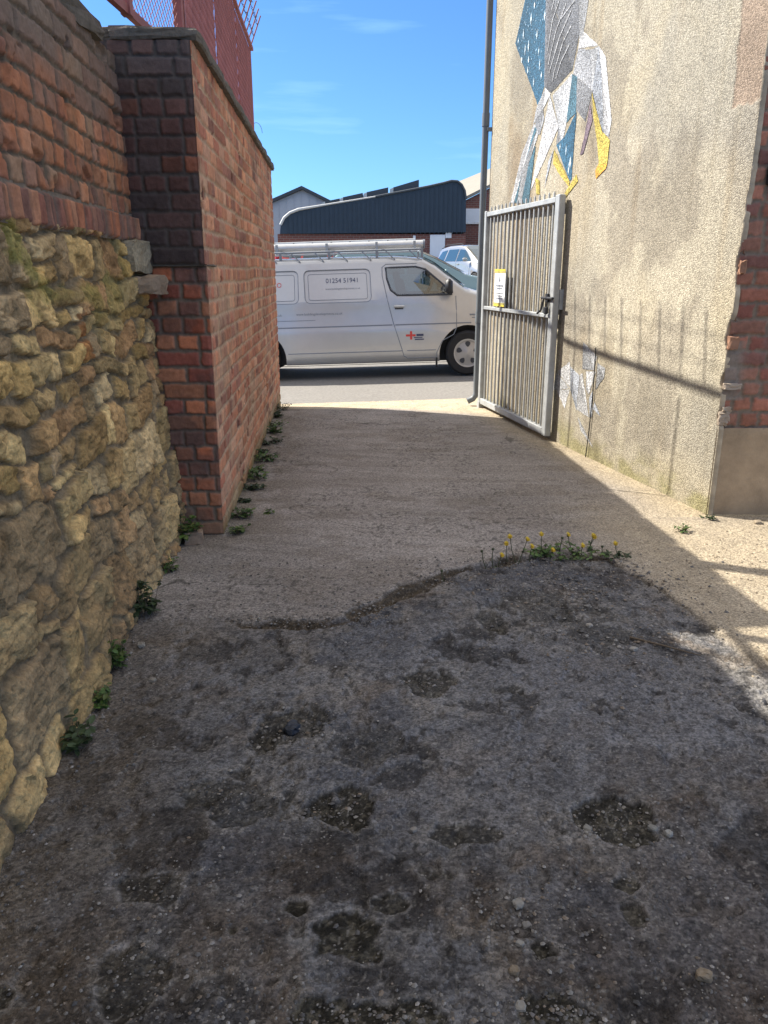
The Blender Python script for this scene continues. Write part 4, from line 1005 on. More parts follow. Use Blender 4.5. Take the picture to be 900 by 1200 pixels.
STRIP = [(4.72, .12, .04, True, 'thin brownish weed at the brick wall foot, third from its front corner'), (5.02, .20, .07, True, 'brownish low weed along the brick wall foot, before the bright clumps'), (5.30, .26, .11, False, 'widest bright green clump of the strip along the brick wall foot'), (5.52, .16, .07, False, 'small pale clump right behind the widest clump of the strip'), (5.86, .28, .13, False, 'tall yellow-green weed beyond the middle of the brick wall foot strip'),
         (6.12, .16, .06, True, 'low dark weed behind the tall yellow-green one'), (6.50, .30, .10, True, 'wide dark weed two thirds along the brick wall foot'), (6.95, .24, .13, False, 'tall green weed in the far part of the brick wall foot strip'), (7.30, .3, .09, False, 'wide low green weed near the far end of the strip'), (7.75, .2, .12, True, 'dark upright weed, last but one at the far wall end'), (8.2, .22, .14, True, 'last dark weed at the far end of the brick wall foot')]
for (y, w, h, dk, lab) in STRIP:
    weed(LA[0] + LD[0] * (y - 4.07) + .035 + .012 * (k_ % 3), y, w * .85, h * .62, int(8 + 60 * w), k_, lab, dark=dk, lsz=.024 + .014 * ((k_ * 7) % 5) / 4); k_ += 1
weed(1.70, 4.12, .12, .045, 10, 30, 'small dry weed on the shadow edge beside the building corner', lsz=.022, group='weeds by the building corner')
weed(1.93, 4.36, .10, .03, 9, 31, 'tiny dark weed tight against the building corner', dark=True, lsz=.02, group='weeds by the building corner')
# low mat of leaves under the yellow flowers
mats = [(.62, 3.70, .16), (.78, 3.73, .18), (.92, 3.74, .20), (1.06, 3.72, .18), (1.22, 3.74, .14)]
labs = ['dark low leaf mat under the tallest yellow flower', 'green leaf mat along the crack right of the tallest yellow flower', 'broadest green leaf mat in the middle of the crack', 'leaf mat with small yellow heads right of the broadest mat', 'thin dry leaf mat at the right end of the flowering clump']
for i, (x, y, w) in enumerate(mats):
    weed(x, y + (-.03, .02, .0, .035, -.01)[i], w * (1.3, .9, 1.5, 1.0, 1.2)[i], (.03, .05, .07, .04, .03)[i], (9, 14, 22, 12, 9)[i], 40 + i, labs[i], dark=(i in (0, 4)), group='leaf mats along the crack', lsz=.026)
# flowering stems
def flower(x, y, h, seed, label, open_=True, lean=0.):
    r = random.Random(seed); z0 = gz(x, y); o = empty('yellow_flower', (x, y, z0), label, 'flower', 'yellow flowers in the crack')
    top = Vector((x + lean * h + r.uniform(-.01, .01), y + r.uniform(-.01, .01), z0 + h)); b = MB()
    b.tube([(x, y, z0 - .005), Vector((x, y, z0)).lerp(top, .5) + Vector((lean * .1 * h - .004, 0, 0)), top], [.0026, .0022, .0018], 5); b.build('stem', MT['leafstem'], o)
    b = MB(); b.lathe([(.001, -.010), (.006, -.007), (.0075, 0), (.006, .003), (0.0005, .004)], 8, lambda a, c, hh: (top.x + a, top.y + c, top.z + hh)); b.build('flower_bud', MT['leafstem'], o, smooth=True)
    if open_:
        b = MB(); nrm = Vector((r.uniform(-.3, .3), -.55, .8)).normalized(); u = nrm.cross(Vector((1, 0, 0))).normalized(); v = nrm.cross(u)
        for ring, (n, L) in enumerate(((14, .019), (10, .013))):
            for k in range(n):
                a = 2 * math.pi * (k + .3 * ring) / n; L = L * .98; d = u * math.cos(a) + v * math.sin(a)
                leaf(b, top + nrm * .003 * (ring + 1), d + nrm * .25, L * r.uniform(.85, 1.1), .0036, (.70, .48, .02), .1)
        b.build('petals', MT['petal'], o, fix=False)
    return o
for _f in ():
    pass
MT['leafstem'] = material('flower_stem', (.06, .07, .03), .7)
MT['petal'] = material('yellow_petal', (.62, .43, .03), .6)
FL = [(.685, 3.69, .150, True, .0, 'tallest yellow flower, highest above the crack'), (.70, 3.66, .115, True, .1, 'yellow flower just below the tallest one'), (.735, 3.70, .085, True, .12, 'half-height yellow flower right of the two tallest'), (.595, 3.68, .07, True, -.05, 'small yellow flower left of the tallest one'),
      (.815, 3.74, .10, True, .1, 'yellow flower alone between the tall pair and the leaf mat'), (.86, 3.69, .05, True, 0, 'low wide yellow flower in front of the leaf mat'), (.90, 3.79, .10, False, .05, 'brown bud on a thin stem behind the leaf mat'), (.99, 3.80, .10, True, .05, 'yellow flower at the back of the leaf mat'),
      (1.01, 3.72, .055, True, .1, 'short yellow flower at the middle of the leaf mat'), (1.05, 3.79, .075, True, .1, 'left flower of the clustered pair at the back'), (1.075, 3.80, .09, True, .15, 'right flower of the clustered pair at the back'), (1.23, 3.76, .055, True, .1, 'small yellow flower at the right end of the crack'), (1.16, 3.75, .05, False, 0, 'short brown bud near the right end of the crack'),
      (.52, 3.63, .09, False, -.02, 'left brown seed stem of the flowering clump'), (.555, 3.65, .10, False, .05, 'second brown seed stem from the left'), (.64, 3.69, .10, True, -.1, 'thin drooping yellow flower left of the tallest pair'), (.275, 3.45, .075, False, .0, 'lone green shoot in the crack well left of the flowers')]
rf_ = random.Random(4)
for i, (x, y, h, op, ln, lab) in enumerate(FL): flower(x + rf_.uniform(-.02, .02), y + rf_.uniform(-.035, .03), h * rf_.uniform(.8, 1.15), 60 + i, lab, op, ln + rf_.uniform(-.35, .35))
# a tuft of grass growing on the old wall
r = random.Random(90); o = empty('grass_tuft', (-1.30, 2.35, 2.33), 'dark tuft growing out of the brick top of the old wall', 'grass tuft'); b = MB()
for i in range(50):
    a = r.uniform(0, 6.28); leaf(b, (float(oldx(2.28, 2.38)) + .02 + r.uniform(-.02, .03), 2.28 + r.uniform(-.06, .06), 2.36 + r.uniform(-.03, .03)), (.5 + math.cos(a) * .5, math.sin(a), r.uniform(-.2, .6)), r.uniform(.03, .07), .006, gcol(r, True), .9)
b.build('foliage', MT['leaf'], o, attr=True, fix=False)
# ------------------------------------------------------------------ vehicles
class Body:
    """lofted body: x forward, y across, origin under the front axle"""
    def __init__(s, prof, wid, zb, zbelt, tum, round_=.10, roofz=None):
        s.prof = prof; s.wid = wid; s.zb = zb; s.zbelt = zbelt; s.tum = tum; s.rd = round_
        s.zr = roofz or max(z for _, z in prof)
    def zt(s, x): return float(np.interp(x, [p[0] for p in s.prof], [p[1] for p in s.prof]))
    def W(s, x): return float(np.interp(x, [p[0] for p in s.wid], [p[1] for p in s.wid]))
    def section(s, x):
        W = s.W(x); zt = s.zt(x); zb = s.zb; B = min(s.zbelt, zb + (zt - zb) * .62)
        f = max(0., (zt - B) / (s.zr - s.zbelt)) if s.zr > s.zbelt else 0
        f = min(f, 1)
        t = s.tum * f; rd = min(s.rd, (zt - B) * .45)
        pts = [(0, zb), (W - .16, zb), (W - .05, zb + .02), (W - .012, zb + .07), (W, zb + .16), (W, zb + (B - zb) * .50), (W - .004, zb + (B - zb) * .56), (W - .020, zb + (B - zb) * .60), (W - .022, B - (B - zb) * .1), (W - .03, B)]
        zs = zt - rd
        for q in (.33, .66): pts.append((W - .03 - t * q, B + (zs - B) * q))
        y0 = W - .03 - t
        pts.append((y0, zs))
        for a in (22, 45, 68, 90): pts.append((y0 - rd * 1.3 * (1 - math.cos(R(a))), zs + rd * .86 * math.sin(R(a))))
        y1 = pts[-1][0]
        pts += [(y1 * .66, zt - rd * .05), (y1 * .33, zt - .0), (0, zt)]
        return pts
    def sy(s, x, z):
        p = s.section(x); p = p[3:14]
        return float(np.interp(z, [q[1] for q in p], [q[0] for q in p]))
    def mesh(s, xs):
        secs = [s.section(x) for x in xs]; n = len(secs[0]); P = []
        for x, se in zip(xs, secs):
            ring = [(x, -y, z) for y, z in se] + [(x, y, z) for y, z in se[-2:0:-1]]
            P += ring
        m = 2 * n - 2; F = []
        for i in range(len(xs) - 1):
            for k in range(m): F.append((i * m + k, i * m + (k + 1) % m, (i + 1) * m + (k + 1) % m, (i + 1) * m + k))
        F += [tuple(range(m))[::-1], tuple(range((len(xs) - 1) * m, len(xs) * m))]
        return P, F

def cut(o, cutters):
    """carve the cutter meshes out of o"""
    for c in cutters:
        md = o.modifiers.new('b', 'BOOLEAN'); md.operation = 'DIFFERENCE'; md.solver = 'EXACT'; md.object = c
    dg = bpy.context.evaluated_depsgraph_get()
    me = bpy.data.meshes.new_from_object(o.evaluated_get(dg))
    o.modifiers.clear(); o.data = me
    for c in cutters: bpy.data.objects.remove(c)

def text_mesh(name, body, size, f3, mat, parent, align='CENTER'):
    cu = bpy.data.curves.new('t', 'FONT'); cu.body = body; cu.size = size; cu.align_x = align; cu.resolution_u = 3
    t = bpy.data.objects.new('t', cu); COL.objects.link(t)
    me = bpy.data.meshes.new_from_object(t.evaluated_get(bpy.context.evaluated_depsgraph_get()))
    bpy.data.objects.remove(t)
    for v in me.vertices: v.co = Vector(f3(v.co.x, v.co.y))
    me.materials.clear()
    me.name = name
    return link(name, me, parent, [mat])

def wheel(parent, x, y, r, w, side, spokes=5, rimr=.62):
    """side -1: outer face towards -y"""
    f3 = lambda a, c, h: (x + a, y + side * h, r + c)
    b = MB(); b.lathe([(r * .60, -.5 * w), (r * .90, -.5 * w), (r * .985, -.38 * w), (r, -.2 * w), (r, .2 * w), (r * .985, .38 * w), (r * .90, .5 * w), (r * rimr, .46 * w), (r * rimr, .2 * w)], 36, f3)
    t = b.build('tyre', MT['rubber'], parent, smooth=True)
    b = MB(); R0 = r * (rimr + .01)
    b.lathe([(R0, .40 * w), (R0, .48 * w), (R0 * .90, .46 * w), (R0 * .86, .36 * w), (R0 * .30, .42 * w), (R0 * .18, .46 * w), (.0005, .47 * w)], 36, f3)
    h = b.build('hubcap', MT['hub'], t, smooth=True)
    b = MB()
    for k in range(spokes):
        a = 2 * math.pi * k / spokes + .3; ca, sa = math.cos(a), math.sin(a); pts = []
        for q in range(10):
            an = 2 * math.pi * q / 10; rr_ = R0 * (.63 + .20 * math.cos(an)); tt = R0 * (.15 + .06 * math.cos(an)) * math.sin(an) * 1.2
            hh = .36 * w + (.42 - .36) * w * (R0 * .86 - rr_) / (R0 * .56) + .006
            pts.append(f3(rr_ * ca - tt * sa, rr_ * sa + tt * ca, hh))
        b.sheet(pts)
    b.build('hubcap_slot', MT['seam'], h, fix=False)
    return t

def side_poly(name, B, poly, off, side, mat, parent, mid=True):
    """panel lying on the body side, poly in (x,z)"""
    b = MB(); pts = []
    n = len(poly)
    for i in range(n):
        a, c = poly[i], poly[(i + 1) % n]
        for q in range(4):
            t = q / 4; x = a[0] + (c[0] - a[0]) * t; z = a[1] + (c[1] - a[1]) * t
            pts.append((x, side * (B.sy(x, z) + off), z))
    cx_ = sum(p[0] for p in pts) / len(pts); cz_ = sum(p[2] for p in pts) / len(pts)
    pts.append((cx_, side * (B.sy(cx_, cz_) + off), cz_)); m = len(pts) - 1
    b.add(pts, [(i, (i + 1) % m, m) if side > 0 else ((i + 1) % m, i, m) for i in range(m)])
    return b.build(name, mat, parent, smooth=False, fix=False)

def side_line(b, B, pts, r, side, closed=False, off=.0, n=5):
    out = []
    m = len(pts)
    for i in range(m if closed else m - 1):
        a, c = pts[i], pts[(i + 1) % m]; k = max(1, int(math.hypot(a[0] - c[0], a[1] - c[1]) / .08))
        for q in range(k): t = q / k; out.append((a[0] + (c[0] - a[0]) * t, a[1] + (c[1] - a[1]) * t))
    if not closed: out.append(pts[-1])
    b.tube([(x, side * (B.sy(x, z) + off), z) for x, z in out], r, n, closed=closed)

def rrect(x0, x1, z0, z1, r, slant=0):
    out = []
    for (cx_, cz_, a0) in ((x1 - r, z1 - r, 0), (x0 + r, z1 - r, 90), (x0 + r, z0 + r, 180), (x1 - r, z0 + r, 270)):
        for q in range(5):
            a = R(a0 + q * 22.5); out.append((cx_ + r * math.cos(a) + slant * (cz_ + r * math.sin(a) - z0), cz_ + r * math.sin(a)))
    return out

# ---- the silver van across the end of the lane
van = empty('delivery_van', (0, 0, 0), 'silver panel van with roof rack parked across the end of the lane', 'van')
def _c(z): return 1.13 + (z - 1.13) * .85 if z > 1.13 else z
VB = Body([(x, _c(z)) for x, z in ((-3.86, 1.30), (-3.83, 1.62), (-3.72, 1.735), (-3.3, 1.765), (-2, 1.775), (-1.0, 1.765), (-.62, 1.725), (-.45, 1.62), (-.02, 1.235), (.10, 1.19), (.36, 1.10), (.58, .99), (.69, .86), (.74, .70), (.76, .5), (.74, .34))],
          [(-3.86, .80), (-3.7, .835), (-3, .845), (.1, .845), (.4, .82), (.6, .76), (.70, .68), (.76, .58)], .20, 1.08, .155, .10)
xs = sorted(set([-3.86, -3.84, -3.8, -3.72, -3.6] + [-3.4 + .2 * i for i in range(12)] + [-1.0, -.8, -.62, -.54, -.45, -.34, -.23, -.12, -.02, .04, .10, .2, .28, .36, .44, .52, .58, .64, .69, .715, .74, .752, .76]))
P, F = VB.mesh(xs); b = MB(); b.add(P, F); body = b.build('body', [MT['silver'], MT['interior']], van, smooth=True)
WIN = [(-1.135, 1.57), (-.72, 1.575), (-.58, 1.53), (-.225, 1.175), (-.215, 1.125), (-.98, 1.135), (-1.07, 1.22), (-1.12, 1.40)]
WIN = [(x, _c(z)) for x, z in WIN]
cs = []
b = MB(); b.prism(WIN, lambda a, c: (a, -1.2, c), (0, 2.4, 0), 0); cs.append(b.build('c1', MT['interior']))
for x in (0, -2.985):
    for s in (-1, 1):
        b = MB(); b.prism([(x + .405 * math.cos(R(a)), .30 + .405 * math.sin(R(a))) for a in range(0, 360, 10)], lambda a, c: (a, s * .62, c), (0, s * .5, 0)); cs.append(b.build('c2', MT['interior']))
for s in (-1, 1):                                        # pressed side panels: shallow recesses in the skin
    for (x0, x1, sl) in ((-2.27, -1.34, -.03), (-3.50, -2.36, 0)):
        pl = rrect(x0, x1, 1.06, 1.50, .07, sl); n_ = len(pl); b = MB()
        b.add([(x, s * (VB.sy(x, z) - .016), z) for x, z in pl] + [(x, s * (VB.sy(x, z) + .15), z) for x, z in pl], [tuple(range(n_)), tuple(range(n_, 2 * n_))] + [(i, (i + 1) % n_, n_ + (i + 1) % n_, n_ + i) for i in range(n_)])
        cs.append(b.build('c3', MT['silver']))
cut(body, cs)
for s in (-1, 1):
    wheel(van, 0, s * .735, .315, .21, s); wheel(van, -2.985, s * .735, .315, .21, s)
    pane = side_poly('window_pane', VB, WIN, .004, s, MT['glass'], van)
    b = MB(); side_line(b, VB, WIN, .014, s, closed=True, off=.004); b.build('window_seal', MT['seam'], pane)
    # door shut lines, swage line, panels
    b = MB()
    door = [(-.16, 1.10), (-.155, .68), (-.20, .58), (-.36, .50), (-.44, .34), (-.44, .27), (-.86, .27), (-.905, .30), (-1.05, .78), (-1.13, 1.12), (-1.185, 1.45), (-1.185, 1.58), (-1.13, 1.625), (-.70, 1.625)]
    door = [(x, _c(z)) for x, z in door]
    side_line(b, VB, door, .006, s)
    door_o = b.build('door_seam', MT['groove'], van)
    b = MB(); z = .735; bb = [(x, z) for x in np.linspace(-3.7, -1.06, 9)] 
    side_line(b, VB, bb, .011, s, off=-.003); side_line(b, VB, [(x, z) for x in np.linspace(-1.02, .05, 6)], .011, s, off=-.003)
    b.build('swage_line', MT['groove'], van)
    b = MB(); side_line(b, VB, [(-2.55, .375), (-.93, .375)], .007, s); side_line(b, VB, [(-.86, .375), (-.45, .375)], .006, s); b.build('sill_seam', MT['groove'], van)
    for (x0, x1, sl) in ((-2.27, -1.34, -.03), (-3.50, -2.36, 0)):
        b = MB(); side_line(b, VB, rrect(x0, x1, 1.06, 1.50, .07, sl), .006, s, closed=True, off=-.003)
        side_line(b, VB, rrect(x0 + .055, x1 - .055, 1.10, 1.445, .03, sl), .004, s, closed=True, off=-.016); b.build('blank_window_panel', MT['groove'], van)
    b = MB(); b.box((-.96, s * (VB.sy(-.96, .985) + .012), .985), (.15, .03, .035), bev=.01); h = b.build('door_handle', MT['silver'], van)
    b = MB(); b.box((-.96, s * (VB.sy(-.96, .96) + .006), .957), (.12, .012, .022), bev=.004); b.build('handle_recess', MT['seam'], h)
    b = MB(); b.box((-.27, s * .93, 1.235), (.10, .15, .20), bev=.035); b.box((-.25, s * .84, 1.16), (.08, .10, .05), bev=.01); b.build('wing_mirror', MT['black'], van, smooth=True)
    b = MB(); b.box((.08, s * (VB.sy(.08, .83) + .004), .845), (.10, .006, .018)); b.box((.09, s * (VB.sy(.09, .81) + .004), .805), (.06, .006, .012)); b.build('wing_badge', MT['groove'], van)
    b = MB(); b.box((.60, s * .60, .83), (.18, .26, .15), bev=.05); b.build('headlight', MT['lens'], van, smooth=True)
    b = MB(); b.box((-3.83, s * .72, .95), (.08, .12, .36), bev=.03); b.build('tail_light', MT['redlens'], van, smooth=True)
    b = MB(); b.box((-.44, s * .76, .24), (.02, .14, .22)); b.build('mud_flap', MT['rubber'], van)
b = MB()
ws = [(-.60, VB.zt(-.60)), (-.45, VB.zt(-.45)), (-.24, VB.zt(-.24)), (-.03, VB.zt(-.03))]
for i in range(3):
    (x0, z0), (x1, z1) = ws[i], ws[i + 1]; y0 = VB.section(x0)[-4][0] + .03; y1 = VB.section(x1)[-4][0] + .05
    b.add([(x0 + .008, -y0, z0 + .012), (x0 + .008, y0, z0 + .012), (x1 + .012, y1, z1 + .012), (x1 + .012, -y1, z1 + .012)], [(0, 1, 2, 3)])
b.build('windscreen', MT['dglass'], van, smooth=True)
b = MB(); b.box((.74, 0, .40), (.13, 1.42, .22), bev=.05); b.build('bumper', MT['silver'], van, smooth=True)
b = MB(); b.box((.725, 0, .78), (.06, .80, .10), bev=.02); b.build('grille', MT['black'], van)
b = MB(); b.box((-3.87, 0, .40), (.08, 1.5, .18), bev=.03); b.build('rear_bumper', MT['groove'], van)
# cabin: seats and steering wheel seen through the door glass
for s in (-1, 1):
    b = MB(); b.box((-.93, s * .40, 1.24), (.13, .46, .26), 0, Matrix.Rotation(R(-12), 3, 'Y'), .05); b.box((-.98, s * .40, 1.39), (.09, .26, .13), 0, Matrix.Rotation(R(-10), 3, 'Y'), .03); b.build('seat', MT['interior'], van, smooth=True)
b = MB(); cc_ = Vector((-.50, -.40, 1.23)); u_ = Vector((.42, 0, .9)).normalized(); v_ = Vector((0, 1, 0))
b.tube([cc_ + (u_ * math.cos(R(a)) + v_ * math.sin(R(a))) * .17 for a in range(0, 360, 15)], .014, 6, closed=True); b.tube([cc_ - v_ * .17, cc_ + v_ * .17], .014, 5); b.build('steering_wheel', MT['black'], van, smooth=True)
# lettering
def vs(x0, z0, s=-1):
    rc = .016 if z0 > 1.1 else 0
    return lambda a, c: (x0 + a, -(VB.sy(x0 + a, z0 + c) + .004 - rc), z0 + c)
text_mesh('phone_lettering', '01254 51941', .088, vs(-1.745, 1.325), MT['inkblue'], van)
text_mesh('website_lettering', 'www.buildingdevelopments.co.uk', .036, vs(-1.74, 1.235), MT['groove'], van)
text_mesh('company_lettering', 'CO', .088, vs(-2.66, 1.285), MT['inkred'], van)
text_mesh('website_lettering', 'www.buildingdevelopments.co.uk', .048, vs(-2.08, .90), MT['groove'], van)
text_mesh('email_lettering', 'co.uk', .048, vs(-2.66, .895), MT['groove'], van)
def vbox(b, x, z, w, h): 
    y = -(VB.sy(x, z) + .005); b.add([(x - w / 2, y, z - h / 2), (x + w / 2, y, z - h / 2), (x + w / 2, y, z + h / 2), (x - w / 2, y, z + h / 2)], [(0, 1, 2, 3)])
b = MB(); vbox(b, -.80, .585, .030, .115); vbox(b, -.845, .585, .058, .028); vbox(b, -.76, .585, .046, .028); b.build('red_cross_emblem', MT['inkred'], van, fix=False)
b = MB(); vbox(b, -.675, .588, .10, .030); vbox(b, -.70, .555, .12, .012); vbox(b, -.685, .528, .13, .016); b.build('emblem_lettering', MT['inkblue'], van, fix=False)
b = MB(); vbox(b, -2.45, .83, .62, .006); b.build('pin_stripe', MT['groove'], van, fix=False)
# roof rack
b = MB()
for y in (-.60, .60): b.tube([(-3.5, y, 1.742), (-.62, y, 1.742)], .014, 6)
for x in (-3.3, -2.6, -1.92, -1.25, -.62):
    b.tube([(x, -.60, 1.742), (x, .60, 1.742)], .013, 6)
    for y in (-.60, .60): b.box((x, y, 1.69), (.035, .03, .12))
for i in range(9):
    x = -3.45 + i * .33; b.tube([(x, -.60, 1.742), (x + .14, -.66, 1.61)], .008, 5)
b.build('roof_rack', MT['groove'], van)
VANX, VANY = 1.20, 11.93
van.location = (VANX, VANY, 0); van.rotation_euler = (0, -.030, 0)
LOCV = Vector((VANX, VANY, 0))
# ladder and pipe tube carried on the rack
lad = empty('ladder', (VANX, VANY, 0), 'aluminium ladder lying on the roof rack of the silver van', 'ladder')
for y in (-.16, .20):
    b = MB(); b.box((VANX - 2.05, VANY + y - .1, 1.868), (2.7, .028, .06), bev=.006); b.build('ladder_rail', MT['alu'], lad)
for i in range(10):
    x = VANX - 3.25 + i * .27; b = MB(); b.tube([(x, VANY - .29, 1.868), (x, VANY + .13, 1.868)], .015, 8); b.build('rung', MT['dark'], lad)
tb = empty('pipe_carrier', (VANX, VANY, 0), 'long pale grey pipe carrier tube on the near side of the van roof rack', 'pipe carrier')
b = MB(); b.tube([(VANX - 3.9, VANY - .49, 1.808), (VANX - .58, VANY - .49, 1.808)], .058, 16); b.build('tube', MT['alu'], tb, smooth=True)
for x in (-.60, -3.88):
    b = MB(); b.tube([(VANX + x, VANY - .49, 1.808), (VANX + x + .03, VANY - .49, 1.808)], .063, 16); b.build('end_cap', MT['groove'], tb, smooth=True)
for x in (-.72, -1.25, -1.95, -2.65): 
    b = MB(); b.box((VANX + x, VANY - .555, 1.79), (.035, .02, .13)); b.build('bracket', MT['galv'], tb)

lad.rotation_euler = tb.rotation_euler = (0, -.030, 0)

# ---- cars in the car park beyond
def car(name, label, paint_, loc, rz, H=1.62, group='cars parked beyond the van'):
    k = H / 1.62
    c = empty(name, (0, 0, 0), label, 'car', group)
    B = Body([(-3.42, .80), (-3.38, 1.05), (-3.22, 1.40), (-3.05, 1.54 * k), (-2.4, 1.61 * k), (-1.6, H), (-1.15, 1.58 * k), (-.75, 1.42 * k), (-.02, 1.04), (.30, .98), (.62, .86), (.78, .72), (.85, .55), (.83, .34)],
             [(-3.42, .74), (-3.2, .83), (-2.6, .865), (.1, .865), (.5, .82), (.72, .72), (.85, .56)], .19, 1.0, .20, .09)
    xs = sorted(set([-3.42, -3.40, -3.38, -3.3, -3.22, -3.12, -3.05, -2.8, -2.6, -2.4, -2.1, -1.8, -1.6, -1.4, -1.25, -1.15, -1.0, -.75, -.55, -.3, -.02, .1, .2, .30, .4, .5, .62, .7, .74, .78, .82, .85]))
    P, F = B.mesh(xs); b = MB(); b.add(P, F); body = b.build('body', [paint_, MT['interior']], c, smooth=True)
    cs = []
    for x in (0, -2.65):
        for s in (-1, 1):
            b = MB(); b.prism([(x + .37 * math.cos(R(a)), .30 + .37 * math.sin(R(a))) for a in range(0, 360, 12)], lambda a, q: (a, s * .64, q), (0, s * .5, 0)); cs.append(b.build('c2', MT['interior']))
    cut(body, cs)
    for s in (-1, 1):
        wheel(c, 0, s * .765, .315, .20, s, 5, .68); wheel(c, -2.65, s * .765, .315, .20, s, 5, .68)
        for poly in ([(-1.42, 1.02), (-.42, 1.02), (-.50, 1.10), (-.88, 1.36 * k), (-1.02, 1.43 * k), (-1.42, 1.46 * k)], [(-2.38, 1.03), (-1.50, 1.02), (-1.50, 1.465 * k), (-2.3, 1.46 * k)], [(-3.10, 1.10), (-2.46, 1.04), (-2.40, 1.45 * k), (-2.86, 1.40 * k)]):
            w_ = side_poly('side_window', B, poly, .006, s, MT['dglass'], c)
        b = MB()
        for ln in ([(-.36, 1.0), (-.42, .45), (-.55, .30), (-1.40, .30), (-1.46, 1.45 * k)], [(-1.46, .30), (-2.15, .32), (-2.35, .62), (-2.42, 1.02)]): side_line(b, B, ln, .006, s)
        b.build('door_seam', MT['groove'], c)
        for x in (-1.25, -2.2):
            b = MB(); b.box((x, s * (B.sy(x, .92) + .012), .92), (.16, .03, .03), bev=.008); b.build('door_handle', paint_, c)
        b = MB(); b.box((-.52, s * .95, 1.07), (.10, .17, .13), bev=.04); b.build('wing_mirror', paint_, c, smooth=True)
        b = MB(); b.box((.62, s * .62, .74), (.28, .26, .15), 0, Matrix.Rotation(s * R(-28), 3, 'Z'), .05); b.build('headlight', MT['lens'], c, smooth=True)
        b = MB(); b.box((-3.33, s * .68, 1.0), (.10, .14, .38), bev=.04); b.build('tail_light', MT['redlens'], c, smooth=True)
        b = MB(); b.tube([(-2.9, s * .60, 1.56 * k), (-2.7, s * .60, 1.63 * k), (-1.5, s * .60, 1.655 * k), (-1.3, s * .60, 1.60 * k)], .016, 6); b.build('roof_rail', MT['dark'], c)
    for nm, pr_ in (('windscreen', [(-1.10, 1.565 * k), (-.75, 1.42 * k), (-.40, 1.235 * (.5 + .5 * k)), (-.05, 1.06)]), ('rear_window', [(-3.05, 1.535 * k), (-3.22, 1.40), (-3.36, 1.12)])):
        b = MB(); d = 1 if nm == 'windscreen' else -1
        for i in range(len(pr_) - 1):
            (x0, z0), (x1, z1) = pr_[i], pr_[i + 1]; y0 = B.section(x0)[-4][0] + .06; y1 = B.section(x1)[-4][0] + .06
            b.add([(x0 + d * .012, -y0, z0 + .014), (x0 + d * .012, y0, z0 + .014), (x1 + d * .016, y1, z1 + .014), (x1 + d * .016, -y1, z1 + .014)], [(0, 1, 2, 3)])
        b.build(nm, MT['dglass'], c, smooth=True)
    b = MB(); b.box((.84, 0, .38), (.10, 1.30, .16), bev=.04); b.build('bumper', paint_, c, smooth=True)
    b = MB(); b.box((.835, 0, .62), (.05, .74, .12), bev=.02); b.build('grille', MT['black'], c)
    c.location = loc; c.rotation_euler = (0, 0, rz)
    return c
def zg(y): return .05 * max(0, y - 12.9)
car('parked_car', 'silver people carrier with black roof rails seen between van bonnet and gate', MT['silver2'], (3.92, 28.3, zg(28.6)), R(-68), 1.60)
car('parked_car', 'pale teal car close behind the van cab, only roof and windscreen showing', MT['teal'], (1.95, 20.0, zg(20)), R(2), 1.60)
car('parked_car', 'red car glimpsed through the roof rack of the van', MT['redcar'], (-.6, 30.0, zg(30)), R(4), 1.45)

# ------------------------------------------------------------------ buildings beyond the car park
def wpx(u, v, Yd):                 # place on the plane y = Yd measured from the survey of the photograph
    a = (u - 450) / 900; q = (v - 600) / 900; p = math.atan(280 / 900); dy = math.cos(p) - q * math.sin(p); dz = -math.sin(p) - q * math.cos(p)
    t = Yd / dy; return (a * t, 1.4 + dz * t)
YB = 60.0
uh = empty('clad_unit', (0, YB, zg(YB)), 'dark blue metal clad unit with rounded sloping roof over red brick', 'building')
prof = [(328, 274), (329, 264), (333, 256), (340, 250), (350, 246), (385, 240), (440, 231), (500, 219.5), (520, 215), (529, 212.5), (536, 213), (541, 217), (544.5, 224), (546, 234), (546, 272)]
pts = [wpx(u, v, YB) for u, v in prof]
b = MB(); b.prism(pts, lambda a, c: (a, YB, c), (0, 9, 0)); b.build('cladding', MT['clad'], uh)
b = MB(); x0, x1 = pts[0][0] + .3, pts[-1][0]; n = int((x1 - x0) / .33)
for i in range(1, n):
    x = x0 + (x1 - x0) * i / n; zt = float(np.interp(x, [p[0] for p in pts[:-1]], [p[1] for p in pts[:-1]])) - .12
    b.box((x, YB - .02, (zt + pts[0][1]) / 2), (.05, .06, zt - pts[0][1] - .05))
o = b.build('cladding_rib', MT['clad'], uh); o['kind'] = 'stuff'
b = MB(); tr = pts[1:9]; b.tube([(x, YB - .10, z + .03) for x, z in tr[:7]], [.10] * 4 + [.06, .05, .04], 6); b.build('verge_trim', MT['cladtrim'], uh)
b = MB(); tr = pts[6:14]; b.tube([(x, YB - .08, z + .03) for x, z in tr], .08, 6); b.build('roof_edge', MT['dkroof'], uh)
for (ua, va, ub, vb_) in ((461, 219.5, 491, 210.5), (430, 225, 455, 219.5), (402, 231, 425, 226), (381, 236, 398, 232.5)):
    A, B_ = wpx(ua, va, YB + 1), wpx(ub, vb_, YB + 1)
    b = MB(); b.prism([(A[0], A[1] - .6), (B_[0], B_[1] - .8), (B_[0], B_[1]), (A[0], A[1])], lambda a, c: (a, YB + 1, c), (0, 2.5, 0)); rl = b.build('rooflight', MT['dkroof'], uh)
    b = MB(); b.prism([(A[0] - .25, A[1] - .45), (A[0], A[1] - .45), (A[0], A[1] - .02), (A[0] - .25, A[1] - .12)], lambda a, c: (a, YB + .95, c), (0, 2, 0)); b.build('rooflight_end', MT['cladtrim'], rl)
xb0, xb1, zb1 = pts[0][0] - .2, wpx(546, 280, YB)[0], pts[0][1]
